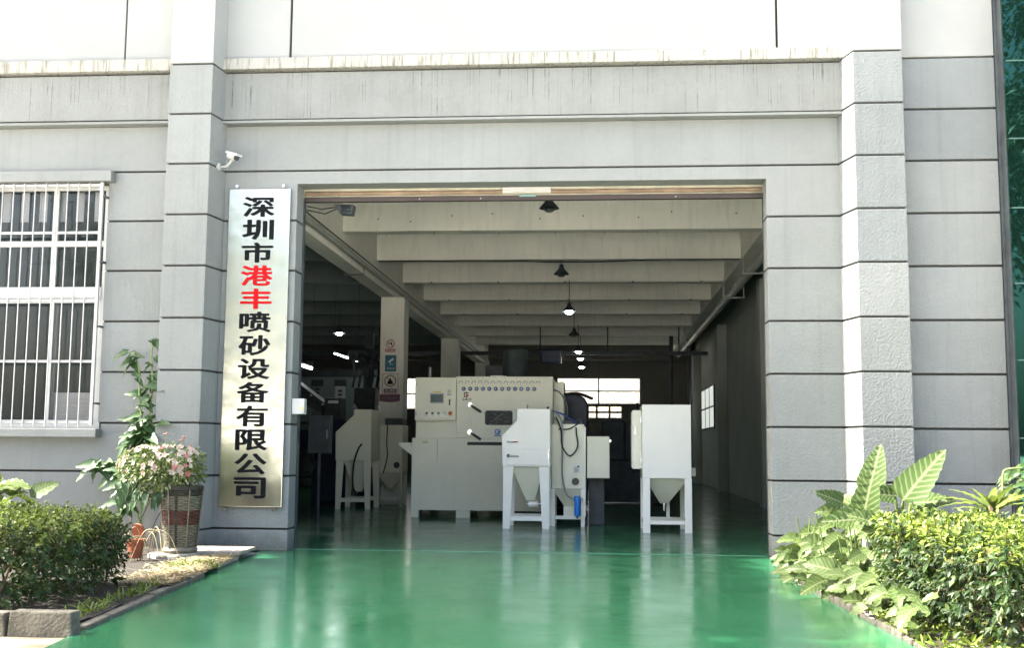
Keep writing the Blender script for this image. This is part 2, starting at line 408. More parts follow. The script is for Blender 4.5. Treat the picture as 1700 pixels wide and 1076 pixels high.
# ------------------------------------------------------------------ builders
ORG = {}
class MB:
    def __init__(s):
        s.v = []; s.f = []; s.uv = []; s.mi = []; s.cur = 0
    def add(s, vs, fs, uvs=None):
        o = len(s.v)
        s.v += [tuple(p) for p in vs]
        s.f += [tuple(i + o for i in f) for f in fs]
        s.uv += list(uvs) if uvs else [(0, 0)] * len(vs)
        s.mi += [s.cur] * len(fs)
        return s
    def box(s, x0, x1, y0, y1, z0, z1):
        return s.hexa((x0, x1, y0, y1), (x0, x1, y0, y1), z0, z1)
    def hexa(s, a, b, z0, z1):
        vs = [(a[0], a[2], z0), (a[1], a[2], z0), (a[1], a[3], z0), (a[0], a[3], z0),
              (b[0], b[2], z1), (b[1], b[2], z1), (b[1], b[3], z1), (b[0], b[3], z1)]
        return s.add(vs, [(3, 2, 1, 0), (4, 5, 6, 7), (0, 1, 5, 4), (1, 2, 6, 5), (2, 3, 7, 6), (3, 0, 4, 7)])
    def prism(s, poly, y0, y1):                       # poly in x,z seen from -Y, extruded along Y
        n = len(poly)
        vs = [(x, y0, z) for x, z in poly] + [(x, y1, z) for x, z in poly]
        a = sum(poly[i][0] * poly[(i + 1) % n][1] - poly[(i + 1) % n][0] * poly[i][1] for i in range(n))
        fs = [tuple(range(n)), tuple(range(2 * n - 1, n - 1, -1))] + [(i, i + n, (i + 1) % n + n, (i + 1) % n) for i in range(n)]
        if a < 0:
            fs = [tuple(reversed(f)) for f in fs]
        return s.add(vs, fs)
    def prismz(s, poly, z0, z1):                      # poly in x,y, extruded along Z
        n = len(poly)
        a = sum(poly[i][0] * poly[(i + 1) % n][1] - poly[(i + 1) % n][0] * poly[i][1] for i in range(n))
        if a < 0:
            poly = list(reversed(poly))
        vs = [(x, y, z0) for x, y in poly] + [(x, y, z1) for x, y in poly]
        fs = [tuple(range(n - 1, -1, -1)), tuple(range(n, 2 * n))] + [(i, (i + 1) % n, (i + 1) % n + n, i + n) for i in range(n)]
        return s.add(vs, fs)
    def tube(s, pts, r, n=8, cap=True):
        pts = [V(p) for p in pts]
        rs = r if isinstance(r, (list, tuple)) else [r] * len(pts)
        vs = []; fs = []
        ref = None
        for i, p in enumerate(pts):
            t = (pts[min(i + 1, len(pts) - 1)] - pts[max(i - 1, 0)])
            t = t.normalized() if t.length > 1e-9 else V((0, 0, 1))
            if ref is None:
                ref = t.cross(V((0, 0, 1)))
                if ref.length < 0.05: ref = t.cross(V((1, 0, 0)))
            ref = (ref - t * ref.dot(t))
            if ref.length < 1e-6: ref = t.orthogonal()
            ref.normalize()
            b = t.cross(ref)
            for k in range(n):
                a = 2 * PI * k / n
                vs.append(p + (ref * math.cos(a) + b * math.sin(a)) * rs[i])
        for i in range(len(pts) - 1):
            for k in range(n):
                k2 = (k + 1) % n
                fs.append((i * n + k, i * n + k2, (i + 1) * n + k2, (i + 1) * n + k))
        if cap:
            fs.append(tuple(range(n - 1, -1, -1)))
            o = (len(pts) - 1) * n
            fs.append(tuple(range(o, o + n)))
        return s.add(vs, fs)
    def lathe(s, prof, c, n=24):                      # prof: (r,z) from bottom to top
        vs = []; fs = []
        for r, z in prof:
            for k in range(n):
                a = 2 * PI * k / n
                vs.append((c[0] + r * math.cos(a), c[1] + r * math.sin(a), c[2] + z))
        for i in range(len(prof) - 1):
            for k in range(n):
                k2 = (k + 1) % n
                fs.append((i * n + k, i * n + k2, (i + 1) * n + k2, (i + 1) * n + k))
        return s.add(vs, fs)
    def discy(s, x, y, z, r, th, n=16, r2=None):      # short cylinder facing -Y
        return s.tube([(x, y, z), (x, y + th, z)], [r, r if r2 is None else r2], n)
    def leaf(s, base, d, nrm, L, W, fold=0.25, droop=0.3, seg=4, shape='ovate'):
        d = d.normalized()
        side = d.cross(nrm)
        if side.length < 1e-4: side = d.orthogonal()
        side.normalize()
        nn = side.cross(d).normalized()
        vs = []; uv = []
        for i in range(seg + 1):
            t = i / seg
            if shape == 'ovate':
                wv = math.sin(PI * min(1, t ** 0.75)) if 0 < t < 1 else 0
            elif shape == 'round':
                wv = math.sin(PI * min(1, t ** 0.62)) ** 0.75 if 0 < t < 1 else 0
            elif shape == 'taro':
                wv = min(1, (t + 0.10) / 0.22) ** 0.6 * (1 - t ** 1.7) ** 0.75 if t < 1 else 0
            elif shape == 'heart':
                wv = (1.0 - t) ** 0.65 * (min(1, (t + 0.12) / 0.25)) if t < 1 else 0
            else:                                     # strap
                wv = min(1, t / 0.18 + 0.35) * (1 - t ** 3) if t < 1 else 0
            c = base + d * (L * t) - V((0, 0, 1)) * (droop * L * t * t)
            lift = fold * wv * W * 0.5
            wob = 0.06 * W * (1 if i % 2 else -1) if seg > 4 else 0
            ex = -0.16 * L if (shape == 'heart' and i == 0) else 0.0
            vs.append(c - side * (wv * W * 0.5) + nn * (lift + wob) + d * ex)
            vs.append(c)
            vs.append(c + side * (wv * W * 0.5) + nn * (lift + wob) + d * ex)
            uv += [(0.5 - wv * 0.5, t), (0.5, t), (0.5 + wv * 0.5, t)]
        fs = []
        for i in range(seg):
            a = i * 3
            for q in ((a, a + 1, a + 4, a + 3), (a + 1, a + 2, a + 5, a + 4)):
                fs.append(q)
        return s.add(vs, fs, uv)
    def build(s, name, mat, parent=None, bevel=0.0, smooth=False, org=None, seg=2):
        me = bpy.data.meshes.new(name)
        o = bpy.data.objects.new(name, me)
        COL.objects.link(o)
        og = V(org) if org is not None else (ORG[parent] if parent is not None and parent in ORG else V((0, 0, 0)))
        if parent is not None:
            o.parent = parent
            ORG[o] = ORG.get(parent, V((0, 0, 0)))
            base = ORG[o]
        else:
            base = og
            o.location = og
            ORG[o] = og
        me.from_pydata([tuple(V(p) - base) for p in s.v], [], s.f)
        ul = me.uv_layers.new(name='UVMap')
        for l in me.loops:
            ul.data[l.index].uv = s.uv[l.vertex_index]
        mats = mat if isinstance(mat, (list, tuple)) else [mat]
        for m_ in mats:
            me.materials.append(MT[m_])
        if len(mats) > 1:
            me.polygons.foreach_set('material_index', s.mi)
        if bevel > 0:
            bm = bmesh.new(); bm.from_mesh(me)
            es = [e for e in bm.edges if len(e.link_faces) == 2 and e.calc_face_angle(0) > 0.5]
            bmesh.ops.bevel(bm, geom=es, offset=bevel, segments=seg, affect='EDGES', profile=0.6, clamp_overlap=True)
            bm.to_mesh(me); bm.free()
        if smooth:
            me.polygons.foreach_set('use_smooth', [True] * len(me.polygons))
            try:
                me.set_sharp_from_angle(angle=math.radians(40))
            except Exception:
                pass
        me.update()
        return o

def tag(o, label=None, cat=None, group=None, kind=None):
    if label: o['label'] = label
    if cat: o['category'] = cat
    if group: o['group'] = group
    if kind: o['kind'] = kind
    return o

def thing(name, loc, label, cat, group=None):
    o = bpy.data.objects.new(name, None)
    COL.objects.link(o)
    o.location = loc
    o.empty_display_size = 0.2
    ORG[o] = V(loc)
    return tag(o, label, cat, group)

def B(*a):
    return MB().box(*a)

KIDS = {}
def link_copy(o, parent=None):
    c = o.copy(); COL.objects.link(c)
    if parent is not None: c.parent = parent
    for ch in list(o.children):
        link_copy(ch, c)
    return c

def text(name, body, mat, parent, loc, size, sx=1.0, bold=0.0, depth=0.002, rot=0.0):
    cu = bpy.data.curves.new(name, 'FONT')
    cu.body = body
    cu.align_x = 'CENTER'; cu.align_y = 'CENTER'
    cu.size = 1.0
    cu.extrude = 0.01
    cu.resolution_u = 3
    t = bpy.data.objects.new(name + '_tmp', cu)
    COL.objects.link(t)
    bpy.context.view_layer.update()
    dg = bpy.context.evaluated_depsgraph_get()
    me = bpy.data.meshes.new_from_object(t.evaluated_get(dg))
    bpy.data.objects.remove(t)
    if bold > 0:
        bm = bmesh.new()
        for q, (ox, oy) in enumerate(((0, 0), (bold, 0), (-bold, 0), (0, bold * .7), (0, -bold * .7), (bold * .7, bold * .5), (-bold * .7, bold * .5), (bold * .7, -bold * .5), (-bold * .7, -bold * .5))):
            m2 = me.copy()
            for v in m2.vertices: v.co += V((ox, oy, 0.0006 * q))
            bm.from_mesh(m2); bpy.data.meshes.remove(m2)
        bm.to_mesh(me); bm.free()
    xs = [v.co.x for v in me.vertices]; ys = [v.co.y for v in me.vertices]
    if xs:
        cx, cy = (min(xs) + max(xs)) / 2, (min(ys) + max(ys)) / 2
        wdt, hgt = max(xs) - min(xs), max(ys) - min(ys)
        base = ORG.get(parent, V((0, 0, 0)))
        if isinstance(size, tuple):
            kx, kz = size[0] / wdt, size[1] / hgt
        else:
            kz = size / hgt; kx = kz * sx
        for v in me.vertices:
            x, z, d = (v.co.x - cx) * kx, (v.co.y - cy) * kz, v.co.z / 0.01
            v.co = V((loc[0] + x, loc[1] - depth * 0.5 * (1 + d), loc[2] + z)) - base
    o = bpy.data.objects.new(name, me)
    COL.objects.link(o)
    me.materials.clear(); me.materials.append(MT[mat])
    o.parent = parent
    ORG[o] = ORG.get(parent, V((0, 0, 0)))
    return o

# ------------------------------------------------------------------ ground
def sheet(name, poly, z, mat, label=None):
    mb = MB()
    mb.add([(x, y, z) for x, y in poly], [tuple(range(len(poly)))])
    return tag(mb.build(name, mat), kind='structure')

sheet('ground', [(-300, -300), (300, -300), (300, 300), (-300, 300)], -0.03, 'street')
sheet('floor', [(-11.9, 0.40), (-3.95, 0.40), (-3.93, -0.2), (-3.77, -2.46), (-3.52, -4.6), (-3.31, -6.3), (-3.25, -7.4),
                (1.99, -7.4), (1.93, -5.5), (1.86, -3.95), (1.78, -2.48), (1.85, -0.3), (2.2, 0.40), (3.68, 0.40), (3.68, 32), (-11.9, 32)], 0.0, 'floor')
MT['line'] = M('worn_floor_joint', (0.10, 0.28, 0.18), 0.4, 0.15, 6)
mb = MB(); mb.box(-3.7, 1.9, 0.30, 0.312, 0.0, 0.004)
tag(mb.build('floor_joint', 'line'), kind='structure')
sheet('pavement', [(-20, -7.4), (-3.25, -7.4), (-3.31, -6.3), (-3.36, -5.93), (-20, -5.95)], -0.012, 'pave')

def bumpy_patch(name, x0, x1, y0, y1, z, mat, edge, amp=0.025, n=60):
    mb = MB(); nx = n; ny = n
    vs = []; fs = []
    for j in range(ny + 1):
        for i in range(nx + 1):
            y = y0 + (y1 - y0) * j / ny
            e0, e1 = edge(y)
            x = max(x0, e0) + (min(x1, e1) - max(x0, e0)) * i / nx
            vs.append((x, y, z + amp * noise.noise(V((x * 3, y * 3, 1.7))) + amp * 0.5 * noise.noise(V((x * 11, y * 11, 0)))))
    for j in range(ny):
        for i in range(nx):
            a = j * (nx + 1) + i
            fs.append((a, a + 1, a + nx + 2, a + nx + 1))
    mb.add(vs, fs)
    return tag(mb.build(name, mat, smooth=True), kind='structure')

def drive_left(y):
    return -3.93 + (0.2 + -y) * 0.0985 if y > -6.4 else -3.3
bumpy_patch('soil_bed', -9.5, 9, -5.78, 0.0, 0.045, 'soil', lambda y: (-9.5, drive_left(y) - 0.07))
bumpy_patch('soil_bed', 0, 9.5, -6.6, -0.12, 0.035, 'soil', lambda y: (1.97, 9.5))

# kerb stones: front row and the low edging along the drive
kerb = tag(bpy.data.objects.new('kerb', None), kind='structure'); COL.objects.link(kerb); ORG[kerb] = V((0, 0, 0))
for x0, x1 in ((-6.6, -5.75), (-5.74, -4.86), (-4.85, -4.14), (-4.13, -3.78), (-3.77, -3.34)):
    mb = MB(); r = random.uniform(-0.012, 0.012)
    mb.hexa((x0, x1, -5.93 + r, -5.80), (x0 + 0.01, x1 - 0.01, -5.925 + r, -5.80), -0.02, 0.145 + r)
    mb.build('kerb_stone', 'kerb', kerb, bevel=0.012)
y = -5.70
while y > -5.72 or y < -2.2:
    L = random.uniform(0.45, 0.62)
    if y + L > -2.2: break
    xa, xb = drive_left(y), drive_left(y + L)
    zt = random.uniform(0.03, 0.06)
    mb = MB()
    mb.prismz([(xa - 0.09, y), (xa + 0.0, y), (xb + 0.0, y + L - 0.03), (xb - 0.1, y + L - 0.03)], -0.02, zt)
    mb.build('kerb_stone', 'kerb', kerb, bevel=0.014)
    y += L
pts = [(1.80, -2.45), (1.82, -3.0), (1.86, -3.6), (1.88, -4.2), (1.90, -4.8), (1.93, -5.4), (1.96, -6.0), (1.99, -6.7)]
for (xa, ya), (xb, yb) in zip(pts, pts[1:]):
    mb = MB(); zt = random.uniform(0.02, 0.045)
    mb.prismz([(xa, ya - 0.01), (xb, yb + 0.01), (xb + 0.03 + 0.02 * math.sin(yb * 7), yb + 0.01), (xa + 0.035 + 0.02 * math.sin(ya * 7), ya - 0.01)], -0.02, zt)
    mb.build('kerb_stone', 'kerbdark', kerb, bevel=0.012)

# ------------------------------------------------------------------ factory building
bld = thing('factory_building', (0, 0, 0), 'grey stucco factory front with a wide open roller door and the workshop inside', 'building')
G = 0.0115                                            # half width of a joint
ZS = [0.0, 0.25, 0.865, 1.472, 2.08, 2.69, 3.305, 3.915, 4.525, 5.13, 5.74]
TOP = 12.7
def panel(x0, x1, y0, y1, z0, z1, mat='stone', parent=None, bev=0.007):
    return B(x0, x1, y0, y1, z0, z1).build('cladding_panel', mat, parent or bld, bevel=bev)

# wall cores (dark joints show between the panels)
core = MB()
core.box(-4.62, -3.665, 0.125, 0.37, 0, 5.1)          # left jamb
core.box(1.955, 2.95, 0.125, 0.37, 0, 5.1)            # right jamb
core.box(-3.66, 1.95, 0.125, 0.36, 4.40, 5.1)         # over the opening
core.box(-5.97, -4.63, 0.085, 0.36, 0, 5.1)           # left bay right of window
core.box(-8.32, -5.98, 0.085, 0.36, 0, 1.38)          # under window
core.box(-8.32, -5.98, 0.085, 0.36, 4.42, 5.1)
core.box(-12.1, -8.33, 0.085, 0.36, 0, 5.1)
core.box(2.96, 4.50, -0.06, 0.36, 0, 5.1)
core.box(-12.1, 4.50, 0.06, 0.36, 5.11, TOP - 0.1)
core.build('wall_core', 'joint', bld)
# left jamb, right jamb
for i in range(7):
    z0, z1 = ZS[i] + (G if i else 0), ZS[i + 1] - G
    if i == 6:
        break
    panel(-4.56, -3.64, 0.08, 0.378, z0, z1)
    panel(1.93, 2.80, 0.08, 0.378, z0, z1)
mb = MB()
za, zb = ZS[6] + G, ZS[8] - G
mb2 = MB(); mb2.box(-4.56, -3.64, 0.08, 0.378, ZS[6] + G, ZS[7] - G); mb2.build('cladding_panel', 'stone', bld, bevel=0.007)
mb2 = MB(); mb2.box(1.93, 2.80, 0.08, 0.378, ZS[6] + G, ZS[7] - G); mb2.build('cladding_panel', 'stone', bld, bevel=0.007)
MB().prism([(-4.56, zb), (2.80, zb), (2.80, ZS[7] + G), (1.93, ZS[7] + G), (1.93, 4.362), (-3.64, 4.362), (-3.64, ZS[7] + G), (-4.56, ZS[7] + G)], 0.08, 0.376).build('lintel_panel', 'plain', bld, bevel=0.005)
panel(-4.56, 2.80, 0.08, 0.2, ZS[8] + G, 5.085, 'plain')
# centre frieze, lip, ledge and white upper wall
panel(-4.56, 2.80, -0.01, 0.2, 5.146, 5.720, 'frieze')
B(-4.56, 2.80, -0.05, 0.15, 5.09, 5.122).build('frieze_lip', 'plain', bld, bevel=0.006)
x = -4.56
while x < 2.78:
    L = min(random.choice((1.05, 1.4, 0.9)), 2.80 - x)
    if 2.80 - x - L < 0.3: L = 2.80 - x
    dz = random.uniform(-0.006, 0.006)
    B(x + 0.002, x + L - 0.002, -0.085 + dz, 0.1, 5.752, 5.888 + dz).build('ledge_stone', 'ledge', bld, bevel=0.008)
    x += L
for x0, x1 in ((-4.56, -3.755), (-3.755, 2.07), (2.07, 2.80)):
    panel(x0 + 0.014, x1 - 0.014, 0.0, 0.2, 5.90, TOP, 'cream')
# left bay
for i in range(3, 8):
    panel(-5.97, -5.12, 0.04, 0.3, ZS[i] + G, ZS[i + 1] - G)
panel(-12.1, -8.3, 0.04, 0.3, ZS[3] + G, ZS[8] - G)
panel(-12.1, -5.12, 0.04, 0.3, 0.9 + G, 1.36, 'plain')
panel(-5.93, -5.12, 0.04, 0.3, 1.36, ZS[3] - G, 'plain', bev=0.003)
panel(-12.1, -5.12, 0.04, 0.3, 0.0, 0.9 - G, 'plain')
panel(-12.1, -5.12, 0.04, 0.3, ZS[8] + G, 5.085, 'plain')
panel(-8.29, -5.985, 0.05, 0.3, 4.385, ZS[8] - G, 'plain', bev=0.003)
panel(-12.1, -5.14, -0.06, 0.2, 5.146, 5.708, 'frieze')
B(-12.1, -5.14, -0.09, 0.15, 5.09, 5.122).build('frieze_lip', 'plain', bld, bevel=0.006)
x = -12.0
while x < -5.2:
    L = min(random.choice((1.05, 1.4, 0.9)), -5.14 - x)
    if -5.14 - x - L < 0.3: L = -5.14 - x
    B(x + 0.002, x + L - 0.002, -0.13, 0.1, 5.74, 5.885).build('ledge_stone', 'ledge', bld, bevel=0.008)
    x += L
for x0, x1 in ((-12.1, -9.4), (-9.4, -5.82), (-5.82, -5.14)):
    panel(x0 + 0.01, x1 - 0.01, -0.02, 0.2, 5.895, TOP, 'cream')
# right wing
for i in range(1, 10):
    panel(3.44, 4.50, -0.10, 0.1, (ZS[i] if i else 0) - 0.012 + G, ZS[i + 1] - 0.015 - G, 'stone_b' if i > 7 else 'stone')
panel(3.44, 4.50, -0.10, 0.1, 0, ZS[1] - 0.012 - G)
panel(3.44, 4.50, -0.10, 0.1, 5.725 + G, TOP, 'cream')

# pilasters
def pilaster(xl, xr, xlb, xrb, yf, yb, upper):
    p = bpy.data.objects.new('pilaster', None); COL.objects.link(p); p.parent = bld; ORG[p] = V((0, 0, 0))
    i = 0.022
    MB().prismz([(xl + i, yf + i), (xr - i, yf + i), (xrb - i, yb), (xlb + i, yb)], 0, TOP - 0.03).build('pilaster_core', 'joint', p)
    for k in range(10):
        z0, z1 = ZS[k] + (G if k else 0), ZS[k + 1] - G
        MB().prismz([(xl, yf), (xr, yf), (xrb, yb - 0.005), (xlb, yb - 0.005)], z0, z1).build('cladding_panel', 'stone_b' if k >= upper else 'stone', p, bevel=0.008)
    MB().prismz([(xl, yf), (xr, yf), (xrb, yb - 0.005), (xlb, yb - 0.005)], ZS[10] + G, TOP).build('upper_panel', 'cream', p, bevel=0.008)
    return p
pilaster(-5.115, -4.592, -5.15, -4.53, -0.33, 0.10, 99)
pilaster(2.862, 3.412, 2.755, 3.44, -0.33, 0.10, 6)

# barred window on the left
win = bpy.data.objects.new('window', None); COL.objects.link(win); win.parent = bld; ORG[win] = V((0, 0, 0))
WX0, WX1, WZ0, WZ1 = -8.30, -5.985, 1.40, 4.375
f = MB()
ft = 0.055
yw0, yw1 = 0.12, 0.18
f.box(WX0, WX1, yw0, yw1, WZ0, WZ0 + ft); f.box(WX0, WX1, yw0, yw1, WZ1 - ft, WZ1)
f.box(WX0, WX0 + ft, yw0 + .001, yw1 - .001, WZ0 + ft, WZ1 - ft); f.box(WX1 - ft, WX1, yw0 + .001, yw1 - .001, WZ0 + ft, WZ1 - ft)
f.box(WX0 + ft, WX1 - ft, yw0 - 0.01, yw1 + .003, 2.98, 3.12)          # transom
f.box(WX0 + ft, WX1 - ft, yw0, yw1, 3.62, 3.69)
f.box(-6.70, -6.63, yw0 + .004, yw1 - .004, 3.12, 3.62); f.box(-6.70, -6.63, yw0 + .004, yw1 - .004, 3.69, WZ1 - ft)
f.build('window_frame', 'frame', win, bevel=0.004)
for x0, x1, yo in ((WX0 + ft, -6.60, 0.165), (-6.68, WX1 - ft, 0.135)):  # sliding sashes
    s_ = MB(); t_ = 0.05; z0_, z1_ = WZ0 + ft + .002, 2.978
    s_.box(x0, x0 + t_, yo, yo + .028, z0_, z1_); s_.box(x1 - t_, x1, yo, yo + .028, z0_, z1_)
    s_.box(x0 + t_, x1 - t_, yo + .001, yo + .027, z0_, z0_ + t_); s_.box(x0 + t_, x1 - t_, yo + .001, yo + .027, z1_ - t_, z1_)
    s_.build('sash', 'frame', win, bevel=0.003)
    B(x0 + t_, x1 - t_, yo + .010, yo + .016, z0_ + t_, z1_ - t_).build('pane', 'glass', win)
for z0_, z1_ in ((3.12, 3.62), (3.69, WZ1 - ft)):
    for x0, x1 in ((WX0 + ft, -6.70), (-6.63, WX1 - ft)):
        B(x0, x1, 0.150, 0.156, z0_, z1_).build('pane', 'glass', win)
B(WX0 - 0.1, -5.885, -0.10, 0.10, 4.385, 4.515).build('window_hood', 'plain', bld, bevel=0.008)
B(WX0 - 0.1, -5.915, -0.12, 0.12, 1.30, 1.40).build('window_sill', 'plain', bld, bevel=0.008)
# curtain strips and a louvred white box standing behind the glass
for i in range(9):
    x0 = -8.1 + i * 0.235
    B(x0, x0 + 0.10, 0.22, 0.225, 3.95, 4.32).build('curtain_strip', 'louvre', win)
grl = bpy.data.objects.new('security_grille', None); COL.objects.link(grl); grl.parent = bld; ORG[grl] = V((0, 0, 0))
yg = -0.06
g_ = MB()
for z_ in (4.345, 3.76, 2.935, 2.20, 1.475):
    g_.box(-8.30, -6.03, yg + 0.010, yg + 0.022, z_ - 0.016, z_ + 0.016)
g_.box(-6.03, -5.992, yg - 0.008, yg + 0.03, 1.44, 4.375)
g_.box(-8.34, -8.30, yg - 0.008, yg + 0.03, 1.44, 4.375)
g_.build('grille_frame', 'alu', grl, bevel=0.003)
x = -6.165
while x > -8.28:
    MB().tube([(x, yg, 1.42), (x, yg, 4.37)], 0.0072, 8).build('grille_bar', 'alu', grl, smooth=True)
    x -= 0.136
for z_ in (4.2, 3.4, 2.62, 1.7):
    B(-5.99, -5.955, yg + 0.0, 0.04, z_ - 0.012, z_ + 0.012).build('grille_bracket', 'darksteel', grl, bevel=0.003)
lb = thing('louvred_box', (-6.35, 0.35, 1.44), 'white louvred box standing behind the barred window at its lower right', 'louvred box')
B(-6.62, -6.06, 0.21, 0.40, 1.40, 1.84).build('casing', 'louvre', lb, bevel=0.01)
for k in range(7):
    B(-6.58, -6.14, 0.195, 0.21, 1.46 + k * 0.05, 1.49 + k * 0.05).build('louvre', 'louvre', lb, bevel=0.004)

MT['stickercyan'] = M('pale_cyan_sticker', (0.16, 0.30, 0.30), 0.5)
# roller shutter, rolled up under the lintel
sh = bpy.data.objects.new('roller_shutter', None); COL.objects.link(sh); sh.parent = bld; ORG[sh] = V((0, 0, 0))
def slat(z0, z1, mat, x0=-3.63, x1=1.93, y=0.385):
    zm = (z0 + z1) / 2
    n = 5
    poly = [(y + 0.03, z0)] + [(y + 0.03 - 0.025 * math.sin(PI * k / n), z0 + (z1 - z0) * k / n) for k in range(n + 1)] + [(y + 0.03, z1)]
    mb = MB()
    vs = [(x0, a, b) for a, b in poly] + [(x1, a, b) for a, b in poly]
    m_ = len(poly)
    fs = [(i, i + m_, i + m_ + 1, i + 1) for i in range(m_ - 1)]
    mb.add(vs, fs)
    return mb.build('shutter_slat', mat, sh, smooth=True)
slat(4.345, 4.40, 'shutA'); slat(4.29, 4.342, 'shutR', -3.63, -1.19); slat(4.29, 4.342, 'shutA', -1.19, -0.60); slat(4.29, 4.342, 'shutR', -0.60, 1.93)
slat(4.262, 4.288, 'shutA')
B(-3.63, 1.93, 0.375, 0.45, 4.205, 4.262).build('bottom_bar', 'shutD', sh, bevel=0.006)
B(-1.185, -0.60, 0.372, 0.384, 4.296, 4.385).build('patch_plate', 'white', sh, bevel=0.003)
B(-0.98, -0.78, 0.366, 0.376, 4.245, 4.268).build('shutter_sticker', 'stickercyan', sh)
for xx in (-2.2, -1.45, 0.9):
    MB().discy(xx, 0.365, 4.228, 0.008, 0.012, 8).build('bolt', 'white', sh)
for xx in (-3.655, 1.93):
    B(xx, xx + 0.025, 0.382, 0.46, 0.0, 4.25).build('shutter_guide', 'darksteel', sh)

# workshop shell
sl = MB()
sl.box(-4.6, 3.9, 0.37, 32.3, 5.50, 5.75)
sl.build('ceiling_slab', 'dimceil', bld)
B(-12.1, -4.61, 0.37, 32.3, 5.50, 5.75).build('ceiling_slab', 'dimceil', bld)
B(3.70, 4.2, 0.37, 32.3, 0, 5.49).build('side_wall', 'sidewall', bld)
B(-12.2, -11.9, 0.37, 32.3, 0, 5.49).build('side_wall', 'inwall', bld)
rw = bpy.data.objects.new('window', None); COL.objects.link(rw); rw.parent = bld; ORG[rw] = V((0, 0, 0))
for i in range(9):
    yb_ = 2.75 + 3.0 * i
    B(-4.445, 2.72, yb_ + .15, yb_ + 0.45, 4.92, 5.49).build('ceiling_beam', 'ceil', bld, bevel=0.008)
    B(-11.9, -4.775, yb_ + .15, yb_ + 0.45, 4.92, 5.49).build('ceiling_beam', 'dimceil', bld, bevel=0.008)
B(-4.77, -4.45, 0.37, 32, 4.47, 5.49).build('main_beam', 'ceil', bld, bevel=0.008)
B(2.725, 3.05, 0.37, 32, 4.90, 5.49).build('main_beam', 'ceil', bld, bevel=0.008)
for yc in (11.0, 20.3, 29.5):
    B(-4.755, -4.235, yc, yc + 0.55, 0, 4.465).build('column', 'ceil', bld, bevel=0.012)
for yc in (11.3, 20.3, 29.0):
    B(3.40, 3.695, yc, yc + 0.5, 0, 4.895).build('wall_column', 'sidewall', bld, bevel=0.012)
B(3.66, 3.697, 0.4, 11.29, 0, 0.12).build('skirting', 'tealgrey', bld, bevel=0.004)
# back wall with its window openings
YB = 32.0
holes = [(-8.75, -7.40, 2.76, 4.02), (-9.55, -8.85, 2.76, 2.98), (-1.73, 1.57, 3.00, 4.04), (-0.66, 0.86, 2.42, 2.94)]
xs = sorted({-11.9, 3.70} | {h[0] for h in holes} | {h[1] for h in holes})
zs = sorted({0.0, 5.49} | {h[2] for h in holes} | {h[3] for h in holes})
bw = MB()
for i in range(len(xs) - 1):
    zz = 0.0
    run = None
    for j in range(len(zs) - 1):
        cx, cz = (xs[i] + xs[i + 1]) / 2, (zs[j] + zs[j + 1]) / 2
        solid = not any(h[0] < cx < h[1] and h[2] < cz < h[3] for h in holes)
        if solid:
            if run is None: run = zs[j]
        if (not solid or j == len(zs) - 2) and run is not None:
            bw.box(xs[i], xs[i + 1], YB, YB + 0.25, run, zs[j + 1] if solid else zs[j]); run = None
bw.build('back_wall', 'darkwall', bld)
def bwin(h, nx, nz, t=0.05, glass='dusty'):
    o = bpy.data.objects.new('window', None); COL.objects.link(o); o.parent = bld; ORG[o] = V((0, 0, 0))
    f = MB()
    x0, x1, z0, z1 = h
    for k in range(nx + 1):
        xx = x0 + (x1 - x0) * k / nx
        f.box(xx - t / 2, xx + t / 2, YB + 0.05, YB + 0.1, z0, z1)
    for k in range(nz + 1):
        zz = z0 + (z1 - z0) * k / nz
        f.box(x0, x1, YB + 0.053, YB + 0.097, zz - t / 2, zz + t / 2)
    f.build('window_frame', 'darksteel', o)
    for i in range(nx):
        for j in range(nz):
            B(x0 + (x1 - x0) * i / nx + t / 2, x0 + (x1 - x0) * (i + 1) / nx - t / 2, YB + 0.07, YB + 0.076,
              z0 + (z1 - z0) * j / nz + t / 2, z0 + (z1 - z0) * (j + 1) / nz - t / 2).build('pane', glass, o)
bwin(holes[0], 2, 2); bwin(holes[1], 2, 1); bwin(holes[2], 2, 2, 0.045); bwin(holes[3], 3, 2, 0.07)
B(-11.9, 3.6, 31.5, 31.98, 4.72, 5.48).build('ceiling_beam', 'darkwall', bld)
# daylit door window in the right hand wall: lit glass pane with bars
MT['lit'] = emit('daylit_frosted_glass', (0.75, 0.8, 0.74), 0.12)
fr = MB()
for yy in (24.1, 25.6, 27.1, 28.6):
    fr.box(3.66, 3.695, yy - 0.04, yy + 0.04, 1.95, 3.35)
for zz in (1.95, 2.65, 3.35):
    fr.box(3.664, 3.69, 24.1, 28.6, zz - 0.03, zz + 0.03)
fr.build('window_frame', 'darksteel', rw)
for yy in (24.14, 25.64, 27.14):
    for zz in (1.98, 2.68):
        B(3.672, 3.680, yy, yy + 1.42, zz, zz + 0.64).build('pane', 'lit', rw)

# ------------------------------------------------------------------ fittings on the facade
sg = thing('company_sign', (-4.085, 0.05, 0.505), 'tall brushed brass company board with vertical black and red Chinese lettering, left of the door', 'sign')
B(-4.462, -3.708, 0.03, 0.055, 0.505, 4.293).build('sign_plate', 'brass', sg, bevel=0.006)
for xx in (-4.37, -3.80):
    for zz in (4.33, 0.475):
        MB().tube([(xx, 0.03, zz), (xx, 0.078, zz)], 0.018, 10).build('fixing_screw', 'chrome', sg, smooth=True)
chars = '深圳市港丰喷砂设备有限公司'
for k, ch in enumerate(chars):
    zc = 4.075 - k * (4.075 - 0.725) / 12
    text('sign_character', ch, 'redtxt' if ch in '港丰' else 'txt', sg, (-4.092 + 0.0 * k, 0.030, zc), (0.385, 0.245), bold=0.030, depth=0.006)

